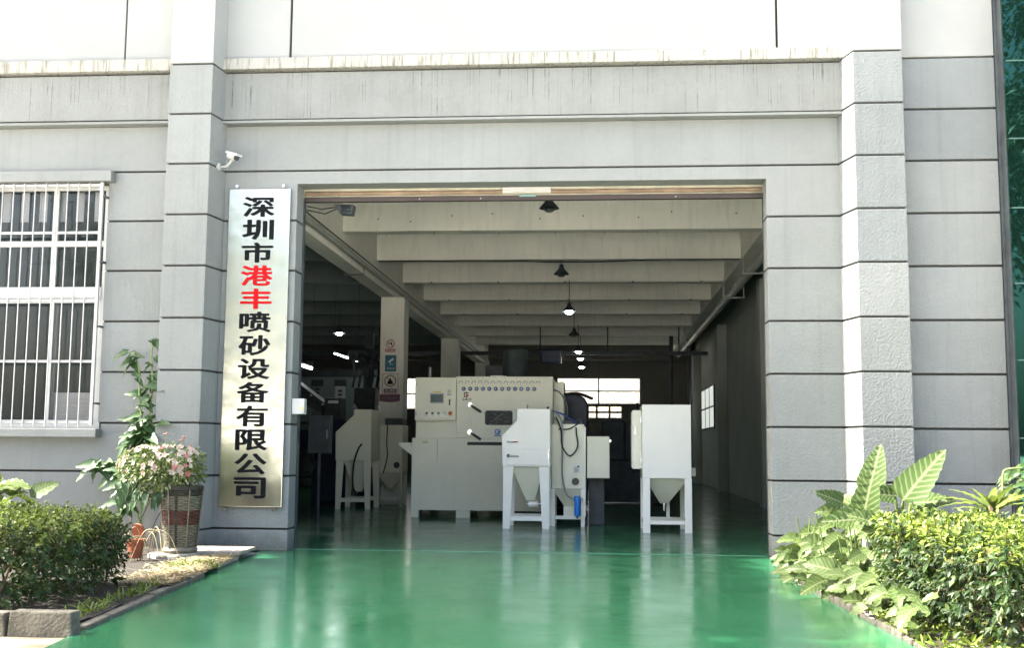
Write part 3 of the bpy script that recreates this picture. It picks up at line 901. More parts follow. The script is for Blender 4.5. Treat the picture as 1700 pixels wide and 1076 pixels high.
cc = thing('security_camera', (-4.52, -0.05, 4.55), 'white bullet security camera on a bracket in the corner beside the left pilaster', 'camera')
d_ = V((0.80, -0.52, -0.34)).normalized()
p0 = V((-4.42, -0.15, 4.665)); p1 = p0 + d_ * 0.15
MB().tube([p0 - d_ * .004, p0, p0 + d_ * .14], [0.028, 0.038, 0.038], 16).build('camera_body', 'white', cc, smooth=True)
s_ = d_.cross(V((0, 0, 1))).normalized(); u_ = s_.cross(d_)
hd = MB()
vs = []
for t_ in (-0.03, 0.19):
    for a, b in ((-0.046, 0.02), (-0.042, 0.046), (0.042, 0.046), (0.046, 0.02)):
        vs.append(p0 + d_ * t_ + s_ * a + u_ * b)
hd.add(vs, [(0, 1, 5, 4), (1, 2, 6, 5), (2, 3, 7, 6), (0, 3, 2, 1), (4, 5, 6, 7), (3, 0, 4, 7)])
hd.build('sun_hood', 'white', cc)
MB().tube([p0 + d_ * .141, p0 + d_ * .16], [0.037, 0.035], 16).build('lens_face', 'black', cc, smooth=True)
MB().tube([p0 + d_ * .08 - u_ * .04, p0 + d_ * .05 - u_ * .12 + V((-.03, .02, 0)), V((-4.535, -0.08, 4.54))], 0.016, 8).build('bracket_arm', 'white', cc, smooth=True)
MB().tube([(-4.575, -0.1, 4.54), (-4.54, -0.1, 4.54)], 0.045, 14).build('wall_mount', 'white', cc, smooth=True)
MB().tube([p0 - d_ * .0 - u_ * .03, (-4.47, -0.1, 4.60), (-4.45, -0.12, 4.50), (-4.55, -0.1, 4.50)], 0.007, 6).build('cable', 'greyhose', cc, smooth=True)

jb = thing('switch_box', (-3.55, 0.1, 1.58), 'small white switch box with a key slot on the left door jamb', 'switch box')
B(-3.64, -3.49, 0.10, 0.22, 1.59, 1.775).build('box_body', 'white', jb, bevel=0.008)
B(-3.54, -3.486, 0.094, 0.10, 1.60, 1.765).build('box_cover', 'frame', jb, bevel=0.002)
MB().discy(-3.515, 0.085, 1.66, 0.014, 0.01, 10).build('key_switch', 'yellow', jb)
cb2 = thing('control_cabinet', (-4.75, 6.1, 0.0), 'dim dark control box on a post just inside beside the left jamb', 'control box')
B(-4.98, -4.60, 6.0, 6.2, 1.10, 1.75).build('casing', 'darksteel', cb2, bevel=0.01)
MB().tube([(-4.8, 6.1, 1.1), (-4.8, 6.1, 0.0)], 0.03, 8).build('post', 'darksteel', cb2)
B(-4.66, -4.64, 5.99, 6.0, 1.35, 1.5).build('handle', 'steel', cb2)

fl_ = thing('flood_lamp', (-3.2, 0.6, 4.2), 'small dark flood lamp hanging under the left end of the roller shutter', 'lamp')
MB().prism([(-3.30, 4.21), (-3.06, 4.21), (-3.08, 4.09), (-3.23, 4.10)], 0.55, 0.72).build('lamp_housing', 'darksteel', fl_, bevel=0.006)
B(-3.215, -3.085, 0.543, 0.55, 4.105, 4.20).build('lamp_glass', 'film', fl_)
MB().tube([(-3.2, 0.6, 4.2), (-3.4, 0.5, 4.08), (-3.62, 0.45, 4.12)], 0.008, 6).build('cable', 'black', fl_, smooth=True)
MB().tube([(-3.2, 0.62, 4.2), (-3.45, 0.5, 4.14), (-3.62, 0.46, 4.17)], 0.008, 6).build('cable', 'black', fl_, smooth=True)

# green glass building at the right edge
gb = thing('glass_building', (6.5, -0.3, 0), 'dark green mirror glass curtain wall at the right edge', 'glass building')
xs_ = [4.53, 5.9, 7.2, 8.5]
zs_ = [-0.1, 0.62, 1.36, 2.21, 3.06, 3.91, 4.70, 5.60, 6.45, 7.3, 8.15, 9.0]
for i in range(3):
    for j in range(len(zs_) - 1):
        tl = random.uniform(-0.004, 0.004)
        mb = MB()
        x0, x1, z0, z1 = xs_[i] + .006, xs_[i + 1] - .006, max(0, zs_[j]) + .008, zs_[j + 1] - .008
        mb.add([(x0, -0.30 - tl, z0), (x1, -0.30 + tl, z0), (x1, -0.30 + tl, z1), (x0, -0.30 - tl, z1),
                (x0, -0.28, z0), (x1, -0.28, z0), (x1, -0.28, z1), (x0, -0.28, z1)],
               [(0, 1, 2, 3), (7, 6, 5, 4), (1, 5, 6, 2), (4, 0, 3, 7), (3, 2, 6, 7), (4, 5, 1, 0)])
        mb.build('pane', 'cglass', gb)
B(4.53, 8.5, -0.275, 0.6, 0, 9.0).build('backing_wall', 'darksteel', gb)
B(4.506, 4.535, -0.14, -0.0, 0, 9.0).build('edge_post', 'darksteel', gb, bevel=0.004)
MT['greenbar'] = M('pale_green_mullion', (0.05, 0.11, 0.09), 0.35, 0.05)
for z_ in zs_[1:-1]:
    B(4.56, 8.5, -0.312, -0.302, z_ - 0.007, z_ + 0.007).build('mullion', 'greenbar', gb)

# ------------------------------------------------------------------ machines
def cabinet(base, prof, yf, yb, legs, bar_z, hop, mat, label, name='blasting_cabinet', hatch=None):
    t = thing(name, base, label, 'sandblasting cabinet')
    MB().prism(prof, yf, yb).build('cabinet_body', mat, t, bevel=0.008)
    return t

def legset(t, mat, x0, x1, yf, yb, ztop, wb=0.105, wt=0.16, th=0.04, rear=True):
    for (y0, y1) in ((yf, yf + th), (yb - th, yb)):
        MB().prism([(x0, 0), (x0 + wb, 0), (x0 + wt, ztop), (x0, ztop)], y0, y1).build('leg', mat, t, bevel=0.004)
        MB().prism([(x1 - wb, 0), (x1, 0), (x1, ztop), (x1 - wt, ztop)], y0, y1).build('leg', mat, t, bevel=0.004)

def hopper(t, mat, a, b, zt, zb, yt, ybm):
    mb = MB()
    mb.hexa((b[0], b[1], ybm[0], ybm[1]), (a[0], a[1], yt[0], yt[1]), zb, zt)
    return mb.build('hopper', mat, t, bevel=0.006)

# front blasting cabinet (white, side on)
t = thing('blasting_cabinet', (-1.12, 4.65, 0), 'white sandblasting cabinet with latched side hatch, foremost before the big machine', 'sandblasting cabinet')
MB().prism([(-1.275, 1.812), (-0.765, 1.812), (-0.765, 0.935), (-1.49, 0.935), (-1.503, 1.40), (-1.275, 1.63)], 4.2, 5.0).build('cabinet_body', 'machw', t, bevel=0.008)
legset(t, 'machw', -1.478, -0.775, 4.2, 5.0, 0.933)
B(-1.372, -0.882, 4.215, 4.255, 0.12, 0.19).build('crossbar', 'machw', t, bevel=0.004)
B(-1.372, -0.882, 4.945, 4.985, 0.12, 0.19).build('crossbar', 'machw', t, bevel=0.004)
hopper(t, 'mach', (-1.36, -0.86), (-1.14, -1.01), 0.934, 0.41, (4.25, 4.95), (4.52, 4.68))
MB().tube([(-1.11, 4.6, 0.358), (-0.97, 4.6, 0.358)], 0.055, 16).build('discharge_valve', 'machw', t, smooth=True)
MB().tube([(-1.145, 4.6, 0.358), (-0.92, 4.6, 0.358)], 0.02, 10).build('valve_pipe', 'steel', t, smooth=True)
h_ = B(-1.43, -0.785, 4.178, 4.2, 0.962, 1.212).build('hatch', 'machw', t, bevel=0.005)
B(-0.797, -0.782, 4.165, 4.18, 1.02, 1.18).build('hinge', 'steel', h_)
lt = MB().tube([(-1.42, 4.168, 1.312), (-1.32, 4.168, 1.308)], 0.010, 8).build('toggle_latch', 'white', t, smooth=True)
B(-1.425, -1.385, 4.165, 4.2, 1.295, 1.33).build('latch_plate', 'steel', lt, bevel=0.003)
MB().tube([(-1.32, 4.164, 1.312), (-1.255, 4.155, 1.31)], 0.008, 8).build('latch_grip', 'red', lt, smooth=True)
hd = MB().discy(-1.395, 4.150, 1.10, 0.026, 0.03, 14).build('hatch_handle', 'darksteel', t, smooth=True)
MB().tube([(-1.39, 4.148, 1.10), (-1.24, 4.148, 1.09)], [0.014, 0.012], 8).build('handle_lever', 'white', hd, smooth=True)
MB().tube([(-0.82, 4.6, 1.81), (-0.82, 4.6, 1.86)], 0.02, 10).build('air_inlet', 'darksteel', t, smooth=True)

# its dust collector
t = thing('dust_collector', (-0.5, 5.2, 0), 'white dust collector with looping hoses and bright blue filter beside the foremost cabinet', 'dust collector')
B(-0.765, -0.262, 4.9, 5.6, 0.585, 1.60).build('collector_body', 'mach', t, bevel=0.008)
B(-0.262, -0.235, 4.885, 5.61, 0.15, 1.56).build('side_plate', 'machw', t, bevel=0.004)
hopper(t, 'mach', (-0.76, -0.27), (-0.58, -0.36), 0.584, 0.31, (4.92, 5.58), (5.1, 5.35))
B(-0.585, -0.34, 5.02, 5.42, 0.155, 0.309).build('dust_drawer', 'mach', t, bevel=0.006)
for (xx, yy) in ((-0.31, 4.90), (-0.31, 5.54), (-0.775, 4.90), (-0.775, 5.54)):
    B(xx, xx + 0.06, yy, yy + 0.06, 0.0 if xx > -0.5 or yy > 5 else 0.0, 0.583).build('leg', 'machw', t, bevel=0.004)
B(-0.714, -0.312, 4.905, 4.945, 0.11, 0.165).build('crossbar', 'machw', t, bevel=0.003)
pr = MB(); pr.tube([(-0.395, 4.86, 0.70), (-0.395, 4.905, 0.70)], 0.058, 20, cap=False); pr.build('port_ring', 'steel', t, smooth=True)
MB().discy(-0.395, 4.888, 0.70, 0.055, 0.01, 20).build('port_opening', 'black', t)
lab = B(-0.43, -0.32, 4.896, 4.9, 0.83, 0.96).build('rating_label', 'paper', t)
for k in range(5):
    B(-0.42, -0.36 + 0.01 * (k % 3), 4.894, 4.896, 0.85 + k * 0.016, 0.855 + k * 0.016).build('label_line', 'darksteel', lab)
B(-0.365, -0.335, 4.893, 4.896, 0.92, 0.945).build('label_stamp', 'darksteel', lab)
fb = MB().lathe([(0.0, 0.165), (0.036, 0.165), (0.045, 0.20), (0.045, 0.40), (0.055, 0.402), (0.055, 0.455), (0.045, 0.475), (0.0, 0.475)], (-0.365, 4.80, 0), 18).build('water_filter', 'bluefilter', t, smooth=True)
MB().tube([(-0.45, 4.80, 0.435), (-0.28, 4.80, 0.435)], 0.02, 10).build('filter_fitting', 'white', fb, smooth=True)
MB().tube([(-0.365, 4.80, 0.165), (-0.365, 4.80, 0.13)], 0.015, 10).build('drain_cock', 'darksteel', fb, smooth=True)
def smooth_path(pts, n=6):
    pts = [V(p) for p in pts]; out = []
    for i in range(len(pts) - 1):
        a, b, c, d = pts[max(i - 1, 0)], pts[i], pts[i + 1], pts[min(i + 2, len(pts) - 1)]
        for k in range(n):
            u = k / n
            out.append(0.5 * ((2 * b) + (c - a) * u + (2 * a - 5 * b + 4 * c - d) * u * u + (3 * b - a - 3 * c + d) * u ** 3))
    out.append(pts[-1]); return out
def hose(pts, r, mat, name='hose', parent=None):
    return MB().tube(smooth_path(pts), r, 8).build(name, mat, parent, smooth=True)
hose([(-0.80, 4.7, 1.80), (-0.66, 4.75, 1.74), (-0.60, 4.80, 1.55), (-0.60, 4.82, 1.2), (-0.60, 4.84, 0.8), (-0.54, 4.82, 0.52), (-0.44, 4.80, 0.435)], 0.014, 'greyhose', 'hose', t)
hose([(-0.70, 4.78, 1.70), (-0.62, 4.8, 1.50), (-0.60, 4.8, 1.25), (-0.48, 4.8, 1.10), (-0.36, 4.8, 1.24), (-0.38, 4.85, 1.45), (-0.39, 4.95, 1.60)], 0.012, 'rubber', 'hose', t)
hose([(-0.66, 4.8, 1.52), (-0.5, 4.82, 1.52), (-0.36, 4.88, 1.60)], 0.010, 'rubber', 'hose', t)
hose([(-0.85, 4.7, 1.82), (-0.62, 4.8, 1.76), (-0.45, 4.9, 1.66), (-0.34, 5.1, 1.61)], 0.014, 'bluehose', 'hose', t)
MB().tube([(-0.42, 5.0, 1.60), (-0.30, 5.0, 1.70)], 0.022, 8).build('motor_cap', 'darksteel', t)
B(-0.62, -0.30, 5.1, 5.5, 1.60, 1.66).build('top_cap', 'tealgrey', t, bevel=0.005)
t = thing('electric_box', (-0.04, 5.15, 0), 'pale grey electric box fixed beside the dust collector with blue filter', 'electric box')
B(-0.215, 0.14, 4.95, 5.22, 0.752, 1.41).build('casing', 'mach', t, bevel=0.008)
B(-0.205, 0.13, 4.94, 4.95, 0.762, 1.40).build('box_door', 'mach', t, bevel=0.004)
B(0.14, 0.165, 5.0, 5.05, 1.32, 1.36).build('door_latch', 'chrome', t)
B(-0.19, 0.06, 5.3, 5.9, 0.0, 0.9).build('support_frame', 'darksteel', t, bevel=0.01)

# right cabinet
t = thing('blasting_cabinet', (0.97, 4.2, 0), 'tall plain white cabinet on four legs with a hopper, standing alone at the right', 'sandblasting cabinet')
B(0.608, 1.318, 3.7, 4.7, 0.79, 1.866).build('cabinet_body', 'machw', t, bevel=0.008)
for x0 in (0.612, 1.216):
    for y0 in (3.7, 4.66):
        B(x0, x0 + 0.106, y0, y0 + 0.04, 0, 0.789).build('leg', 'machw', t, bevel=0.004)
mb = MB()
mb.hexa((0.885, 1.0, 4.1, 4.3), (0.66, 1.28, 3.75, 4.65), 0.41, 0.789)
mb.build('hopper', 'mach', t, bevel=0.008)
MB().tube([(0.945, 4.2, 0.41), (0.945, 4.2, 0.30)], 0.018, 10).build('drain_pipe', 'chrome', t, smooth=True)
B(0.99, 1.04, 4.4, 4.45, 0.19, 0.45).build('valve_stem', 'machw', t)
B(0.719, 1.215, 3.705, 3.735, 0.125, 0.18).build('crossbar', 'machw', t, bevel=0.003)
B(0.719, 1.215, 4.63, 4.66, 0.125, 0.18).build('crossbar', 'machw', t, bevel=0.003)
for x0 in (0.62, 1.27):
    B(x0, x0 + 0.04, 3.745, 4.655, 0.13, 0.175).build('side_bar', 'machw', t, bevel=0.003)
bx = B(0.475, 0.606, 3.95, 4.5, 0.92, 1.79).build('side_box', 'mach', t, bevel=0.006)
B(0.462, 0.475, 3.97, 4.48, 0.94, 1.77).build('box_door', 'machw', bx, bevel=0.003)
B(0.505, 0.52, 3.942, 3.95, 1.42, 1.55).build('box_handle', 'steel', bx)
for zz in (1.60, 1.02):
    B(0.585, 0.607, 3.93, 3.949, zz, zz + 0.1).build('hinge', 'steel', bx)
B(1.32, 1.40, 3.95, 4.15, 0.82, 0.945).build('side_valve_box', 'mach', t, bevel=0.006)
MB().tube([(1.35, 4.05, 0.945), (1.35, 4.05, 0.975)], 0.02, 8).build('valve_cap', 'darksteel', t)

# left cabinet, further in
t = thing('blasting_cabinet', (-4.86, 9.5, 0), 'beige blasting cabinet with a black hose on its side, furthest left and deepest inside', 'sandblasting cabinet')
MB().prism([(-4.863, 1.957), (-4.513, 1.957), (-4.508, 0.952), (-5.215, 0.952), (-5.227, 1.503), (-4.863, 1.85)], 9.05, 9.95).build('cabinet_body', 'mach', t, bevel=0.008)
legset(t, 'mach', -5.20, -4.506, 9.05, 9.95, 0.951, 0.10, 0.15)
hopper(t, 'mach', (-5.07, -4.62), (-4.88, -4.76), 0.951, 0.33, (9.1, 9.9), (9.4, 9.55))
B(-5.10, -4.606, 9.06, 9.1, 0.14, 0.22).build('crossbar', 'mach', t, bevel=0.004)
B(-5.10, -4.606, 9.9, 9.94, 0.14, 0.22).build('crossbar', 'mach', t, bevel=0.004)
hose([(-4.69, 9.03, 1.28), (-4.76, 9.0, 1.16), (-4.83, 8.99, 0.9), (-4.85, 8.99, 0.6), (-4.83, 9.0, 0.4), (-4.80, 9.1, 0.33)], 0.017, 'rubber', 'hose', t)
MB().tube([(-4.82, 9.06, 0.315), (-4.76, 9.06, 0.315)], 0.02, 8).build('hose_fitting', 'chrome', t)
hose([(-4.86, 9.3, 1.95), (-4.93, 9.3, 2.05), (-4.93, 9.3, 1.75)], 0.02, 'greyhose', 'hose', t)
t = thing('dust_collector', (-4.4, 11, 0), 'beige hopper dust collector half hidden behind the deepest left cabinet', 'dust collector')
B(-4.66, -4.10, 10.3, 10.95, 0.70, 1.68).build('collector_body', 'mach', t, bevel=0.008)
hopper(t, 'mach', (-4.65, -4.11), (-4.45, -4.35), 0.699, 0.36, (10.32, 10.93), (10.55, 10.7))
for (xx, yy) in ((-4.65, 10.3), (-4.15, 10.3), (-4.65, 10.9), (-4.15, 10.9)):
    B(xx, xx + 0.045, yy, yy + 0.045, 0, 0.698).build('leg', 'mach', t)
B(-4.60, -4.15, 10.31, 10.34, 0.14, 0.19).build('crossbar', 'mach', t)
MB().discy(-4.22, 10.29, 0.85, 0.065, 0.012, 18).build('port_opening', 'black', t)
B(-4.5, -4.12, 10.4, 10.9, 1.68, 1.82).build('fan_housing', 'darksteel', t, bevel=0.02)
hose([(-4.42, 10.28, 1.68), (-4.43, 10.27, 1.3), (-4.41, 10.27, 1.05), (-4.46, 10.27, 0.8), (-4.5, 10.28, 0.68)], 0.012, 'rubber', 'hose', t)

# main sandblasting machine
t = thing('sandblasting_machine', (-2.05, 7.4, 0), 'big beige sandblasting machine with a row of dark knobs, control panel and black window', 'sandblasting machine')
YF = 6.75
B(-3.31, -0.86, YF, 8.2, 0.125, 1.385).build('base_housing', 'mach', t, bevel=0.006)
for x0, x1 in ((-3.31, -3.175), (-2.515, -2.27), (-0.99, -0.86)):
    for y0 in (YF, 8.05):
        B(x0, x1, y0 + .002, y0 + 0.1, 0, 0.124).build('foot', 'mach', t, bevel=0.003)
for x0, x1 in ((-3.165, -2.522), (-2.255, -1.12)):
    B(x0, x1, YF - 0.008, YF - .0005, 0.132, 0.955).build('access_panel', 'mach', t, bevel=0.004)
B(-2.528, -0.835, YF, 8.1, 1.387, 2.462).build('blast_chamber', 'mach', t, bevel=0.006)
B(-2.532, -0.828, YF - 0.018, YF - .0005, 2.405, 2.468).build('top_rim', 'mach', t, bevel=0.006)
B(-3.262, -2.53, YF + 0.10, 8.1, 1.387, 1.70).build('recessed_box', 'mach', t, bevel=0.004)
cpn = B(-3.258, -2.533, YF - 0.06, 7.3, 1.692, 2.447).build('control_cabinet', 'mach', t, bevel=0.010)
B(-3.225, -2.585, YF - 0.072, YF - 0.061, 1.74, 2.385).build('cabinet_door', 'mach', cpn, bevel=0.005)
yq = YF - 0.0725
B(-2.99, -2.748, yq - .012, yq, 1.988, 2.168).build('screen_bezel', 'white', cpn, bevel=0.004)
MT['screen'] = M('grey_screen', (0.13, 0.17, 0.17), 0.15, 0.05)
B(-2.978, -2.76, yq - .015, yq - .0125, 2.008, 2.145).build('screen', 'screen', cpn)
B(-2.94, -2.80, yq - .003, yq, 2.18, 2.20).build('yellow_strip', 'yellow', cpn)
for k, m_ in enumerate(('darksteel', 'darksteel', 'green', 'green', 'red')):
    xk = -3.045 + k * 0.1045
    kb = MB().discy(xk, yq - .03, 1.815, 0.022 + (0.008 if k == 4 else 0), 0.03, 14).build('push_button', m_, cpn, smooth=True)
    B(xk - .028, xk + .028, yq - .003, yq, 1.765, 1.785).build('button_plate', 'steel', kb)
    if k < 4:
        B(xk - .012, xk + .012, yq - .04, yq - .03, 1.80, 1.83).build('button_cap', 'chrome', kb)
    else:
        MB().discy(xk, yq - .012, 1.815, 0.04, 0.012, 16).build('button_ring', 'yellow', kb)
MB().tube([(-2.637, yq - .025, 1.955), (-2.637, yq - .025, 2.06)], 0.016, 8).build('cabinet_handle', 'chrome', cpn, smooth=True)
st = B(-2.69, -2.61, yq - .003, yq, 2.12, 2.245).build('warning_sticker', 'paper', cpn)
mb = MB(); mb.prism([(-2.675, 2.185), (-2.625, 2.185), (-2.65, 2.232)], yq - .006, yq - .0035); mb.build('warning_triangle', 'yellow', st)
B(-2.68, -2.62, yq - .006, yq - .0035, 2.135, 2.143).build('print_line', 'signblue', st)
B(-2.68, -2.62, yq - .006, yq - .0035, 2.155, 2.165).build('print_line', 'yellow', st)
B(-0.83, -0.65, YF + 0.35, 8.0, 0.9, 2.40).build('side_housing', 'mach', t, bevel=0.012)
for k in range(12):
    xk = -2.404 + k * (2.404 - 1.16) / 11
    kb = MB().tube([(xk, YF - .035, 2.25), (xk, YF - .012, 2.25), (xk, YF, 2.25)], [0.031, 0.038, 0.034], 14).build('knob', 'knob', t, smooth=True)
    MB().discy(xk, YF - .040, 2.25, 0.017, 0.006, 12).build('knob_cap', 'knobc', kb)
for k in range(13):
    xk = -2.455 + k * (2.455 - 1.09) / 12
    a0 = random.uniform(0.1, 0.6)
    pts_ = [(xk + 0.033 * math.cos(a), YF - .018 - .006 * math.sin(a), 2.352 + 0.033 * math.sin(a)) for a in [a0 + PI * 1.15 * j / 8 - 0.6 for j in range(9)]]
    MB().tube(pts_, 0.007, 6).build('gauge_hook', 'white', t, smooth=True)
dr = B(-2.262, -1.285, YF - 0.022, YF - .0005, 1.385, 2.05).build('chamber_door', 'mach', t, bevel=0.006)
B(-2.04, -1.47, YF - 0.036, YF - .0225, 1.552, 1.905).build('window_frame', 'mach', dr, bevel=0.006)
mb = MB(); c_ = 0.03
mb.prism([(-2.02 + c_, 1.615), (-1.535 - c_, 1.615), (-1.535, 1.615 + c_), (-1.535, 1.868 - c_), (-1.535 - c_, 1.868), (-2.02 + c_, 1.868), (-2.02, 1.868 - c_), (-2.02, 1.615 + c_)], YF - 0.040, YF - 0.0365)
mb.build('door_window', 'film', dr)
for zz, dz in ((1.955, -0.115), (1.475, -0.115)):
    hb = MB().tube([(-2.285, YF - 0.05, zz + .01), (-2.285, YF - .0, zz + .01)], 0.042, 14).build('handle_hub', 'chrome', t, smooth=True)
    B(-2.33, -2.25, YF - 0.035, YF - .023, zz - 0.03, zz + 0.07).build('hub_plate', 'steel', hb, bevel=0.005)
    MB().tube([(-2.27, YF - 0.065, zz), (-2.20, YF - 0.07, zz + dz * .35), (-2.085, YF - 0.07, zz + dz)], [0.016, 0.024, 0.022], 10).build('handle_grip', 'black', hb, smooth=True)
    B(-2.18, -2.10, YF - .025, YF - .0225, zz - .06, zz - .05).build('print_line', 'yellow', dr)
stk = B(-1.862, -1.735, YF - .0255, YF - .0225, 1.42, 1.55).build('safety_sticker', 'paper', dr)
MB().discy(-1.797, YF - .028, 1.497, 0.048, 0.002, 20).build('blue_disc', 'signblue', stk)
B(-1.855, -1.742, YF - .028, YF - .026, 1.423, 1.443).build('blue_band', 'signblue', stk)
mb = MB(); mb.prism([(-1.825, 1.475), (-1.80, 1.465), (-1.79, 1.50), (-1.775, 1.515), (-1.785, 1.53), (-1.815, 1.53), (-1.83, 1.505)], YF - .031, YF - .0285); mb.build('mask_mark', 'paper', stk)
B(-2.33, -1.2, YF - 0.05, YF - .0005, 1.318, 1.36).build('drip_ledge', 'mach', t, bevel=0.004)
B(-2.33, -1.2, YF - 0.006, YF - .0005, 1.262, 1.316).build('drip_slot', 'machd', t)
MB().prism([(-3.57, 1.30), (-3.312, 1.30), (-3.312, 1.06), (-3.56, 1.25)], YF + 0.1, YF + 0.7).build('side_tray', 'mach', t, bevel=0.005)
B(-3.13, -3.02, YF - .003, YF - .0005, 1.32, 1.332).build('print_line', 'yellow', t)
B(-3.12, -3.03, YF - .003, YF - .0005, 1.295, 1.308).build('print_line', 'greyhose', t)
B(-2.363, -2.355, YF - .0025, YF - .0005, 2.05, 2.2).build('wiper_rod', 'darksteel', t)
B(-2.862, -2.856, YF - .0015, YF - .0003, 0.96, 1.384).build('seam', 'greyhose', t)
for x0, x1 in ((-3.165, -2.522), (-2.255, -1.12)):
    for xx in (x0 + .035, x1 - .035):
        for zz in (0.165, 0.92):
            MB().discy(xx, YF - .012, zz, 0.009, 0.004, 8).build('screw', 'steel', t)
for zz in (1.47, 1.93):
    MB().tube([(-1.278, YF - .016, zz - .05), (-1.278, YF - .016, zz + .05)], 0.012, 8).build('door_hinge', 'steel', t)
for zz in (1.80, 2.32):
    MB().tube([(-3.232, YF - .078, zz - .03), (-3.232, YF - .078, zz + .03)], 0.009, 8).build('panel_hinge', 'steel', cpn)
for k in range(9):
    MB().discy(-2.47 + k * 0.2, YF - .022, 2.437, 0.008, 0.004, 8).build('rim_screw', 'steel', t)
# logo square and three small characters under the first knobs
lg = MB()
for a in ((-2.40, -2.385, 2.105, 2.185), (-2.385, -2.32, 2.17, 2.185), (-2.385, -2.33, 2.105, 2.118)):
    lg.box(a[0], a[1], YF - .003, YF - .0005, a[2], a[3])
lg.build('logo_mark', 'txt', t)
B(-2.355, -2.32, YF - .003, YF - .0005, 2.122, 2.155).build('logo_star', 'red', t)
for k, ch in enumerate('品良丰'):
    text('logo_character', ch, 'txt', t, (-2.405 + k * 0.058, YF - .0005, 2.065), (0.046, 0.045), bold=0.01, depth=0.002)
MB().tube([(-3.08, 7.2, 2.447), (-3.08, 7.2, 2.66)], 0.025, 8).build('signal_post', 'frame', t, smooth=True)
B(-2.0, -1.72, 7.4, 7.7, 2.462, 2.53).build('duct_collar', 'mach', t)
hose([(-0.83, 7.05, 2.25), (-0.72, 7.0, 2.2), (-0.60, 6.9, 2.0), (-0.58, 6.8, 1.75)], 0.014, 'greyhose', 'hose', t)
hose([(-0.66, 7.2, 2.18), (-0.4, 7.3, 2.2), (-0.15, 7.5, 2.12)], 0.028, 'rubber', 'hose', t)

# background machinery
t = thing('dust_drum', (-1.68, 9.3, 0), 'grey cylindrical dust drum rising behind the big machine', 'drum')
MB().lathe([(0.0, 2.2), (0.24, 2.2), (0.24, 3.13), (0.22, 3.16), (0.0, 3.16)], (-1.69, 9.3, 0), 28).build('drum_shell', 'tealgrey', t, smooth=True)
for a in range(3):
    xx, yy = -1.69 + 0.2 * math.cos(a * 2.1), 9.3 + 0.2 * math.sin(a * 2.1)
    MB().tube([(xx, yy, 0), (xx, yy, 2.2)], 0.03, 8).build('leg', 'darksteel', t)
B(-2.28, -1.98, 9.2, 9.5, 2.2, 2.85).build('fan_box', 'darksteel', t, bevel=0.02)
t = thing('blue_compressor', (-0.6, 9.6, 0), 'dark navy rounded machine casing behind the dust collector with blue filter', 'compressor')
mb = MB(); mb.prism([(-0.98, 0.1), (-0.26, 0.1), (-0.24, 2.08), (-0.32, 2.22), (-0.45, 2.29), (-0.98, 2.36)], 9.3, 10.3); mb.build('casing', 'darkblue', t, bevel=0.04)
B(-0.85, -0.55, 9.285, 9.3, 1.8, 2.1).build('vent_panel', 'darksteel', t)
B(-0.9, -0.3, 9.4, 10.2, 0, 0.1).build('plinth', 'darksteel', t)
B(-0.86, -0.78, 9.28, 9.3, 2.0, 2.04).build('badge', 'steel', t)
t = thing('dark_work_table', (0.45, 12.5, 0), 'dark cluttered work bench behind the tall right cabinet, below the back window', 'work bench')
B(-0.15, 1.35, 12.2, 13.1, 0.05, 0.849).build('bench_cabinet', 'darksteel', t)
B(-0.2, 1.4, 12.1, 13.2, 0.85, 0.95).build('bench_top', 'darksteel', t)
for xx in (-0.18, 1.3):
    for yy in (12.12, 13.1):
        B(xx, xx + .08, yy, yy + .08, 0, 0.85).build('leg', 'darksteel', t)
B(0.0, 0.55, 12.3, 12.9, 0.95, 1.85).build('tool_case', 'darksteel', t, bevel=0.05)
MB().prism([(0.5, 0.95), (1.0, 0.95), (1.0, 2.1), (0.9, 2.13), (0.55, 1.8)], 12.4, 13.0).build('sheet_pile', 'darksteel', t, bevel=0.03)
MB().tube([(0.86, 12.5, 2.1), (0.82, 12.5, 2.25)], 0.03, 8).build('lever', 'darksteel', t)
t = thing('inclined_conveyor', (-6.6, 12.4, 0), 'dark inclined conveyor sloping down to the right beyond the left jamb', 'conveyor')
MB().prism([(-7.6, 3.2), (-7.6, 2.85), (-5.9, 1.62), (-5.9, 1.95)], 12.2, 12.8).build('conveyor_chute', 'darksteel', t, bevel=0.01)
for xx, zt in ((-7.3, 2.7), (-6.35, 1.95)):
    for yy in (12.2, 12.74):
        B(xx, xx + .06, yy, yy + .06, 0, zt).build('leg', 'darksteel', t)
for k in range(6):
    MB().tube([(-7.4 + k * .28, 12.18, 2.98 - k * .2), (-7.4 + k * .28, 12.82, 2.98 - k * .2)], 0.03, 8).build('roller', 'steel', t)
t = thing('grinding_machine', (-6.0, 11.6, 0), 'dark upright grinding machine with a lit readout left of the deepest cabinet', 'machine')
B(-6.35, -5.45, 11.6, 12.1, 0, 1.80).build('machine_body', 'darkblue', t, bevel=0.03)
B(-6.12, -5.7, 11.65, 12.0, 1.80, 2.3).build('machine_head', 'darksteel', t, bevel=0.03)
B(-6.02, -5.8, 11.63, 11.65, 2.18, 2.24).build('readout', 'steel', t)
B(-6.38, -6.15, 11.58, 11.6, 1.86, 2.0).build('side_panel', 'tealgrey', t)
MB().tube([(-6.5, 11.4, 0.6), (-6.3, 11.4, 0.65), (-6.2, 11.4, 0.9)], 0.06, 10).build('bent_pipe', 'tealgrey', t, smooth=True)
MB().tube([(-6.28, 11.45, 0.9), (-6.28, 11.45, 1.5)], 0.07, 10).build('motor', 'darksteel', t, smooth=True)
B(-6.36, -6.18, 11.38, 11.5, 1.12, 1.17).build('motor_flange', 'steel', t)
t = thing('drill_tower', (-5.45, 13.2, 0), 'black machine tower with tangled hoses left of the signed column', 'machine')
B(-5.75, -5.25, 13.0, 13.5, 0, 2.6).build('tower_body', 'darksteel', t, bevel=0.02)
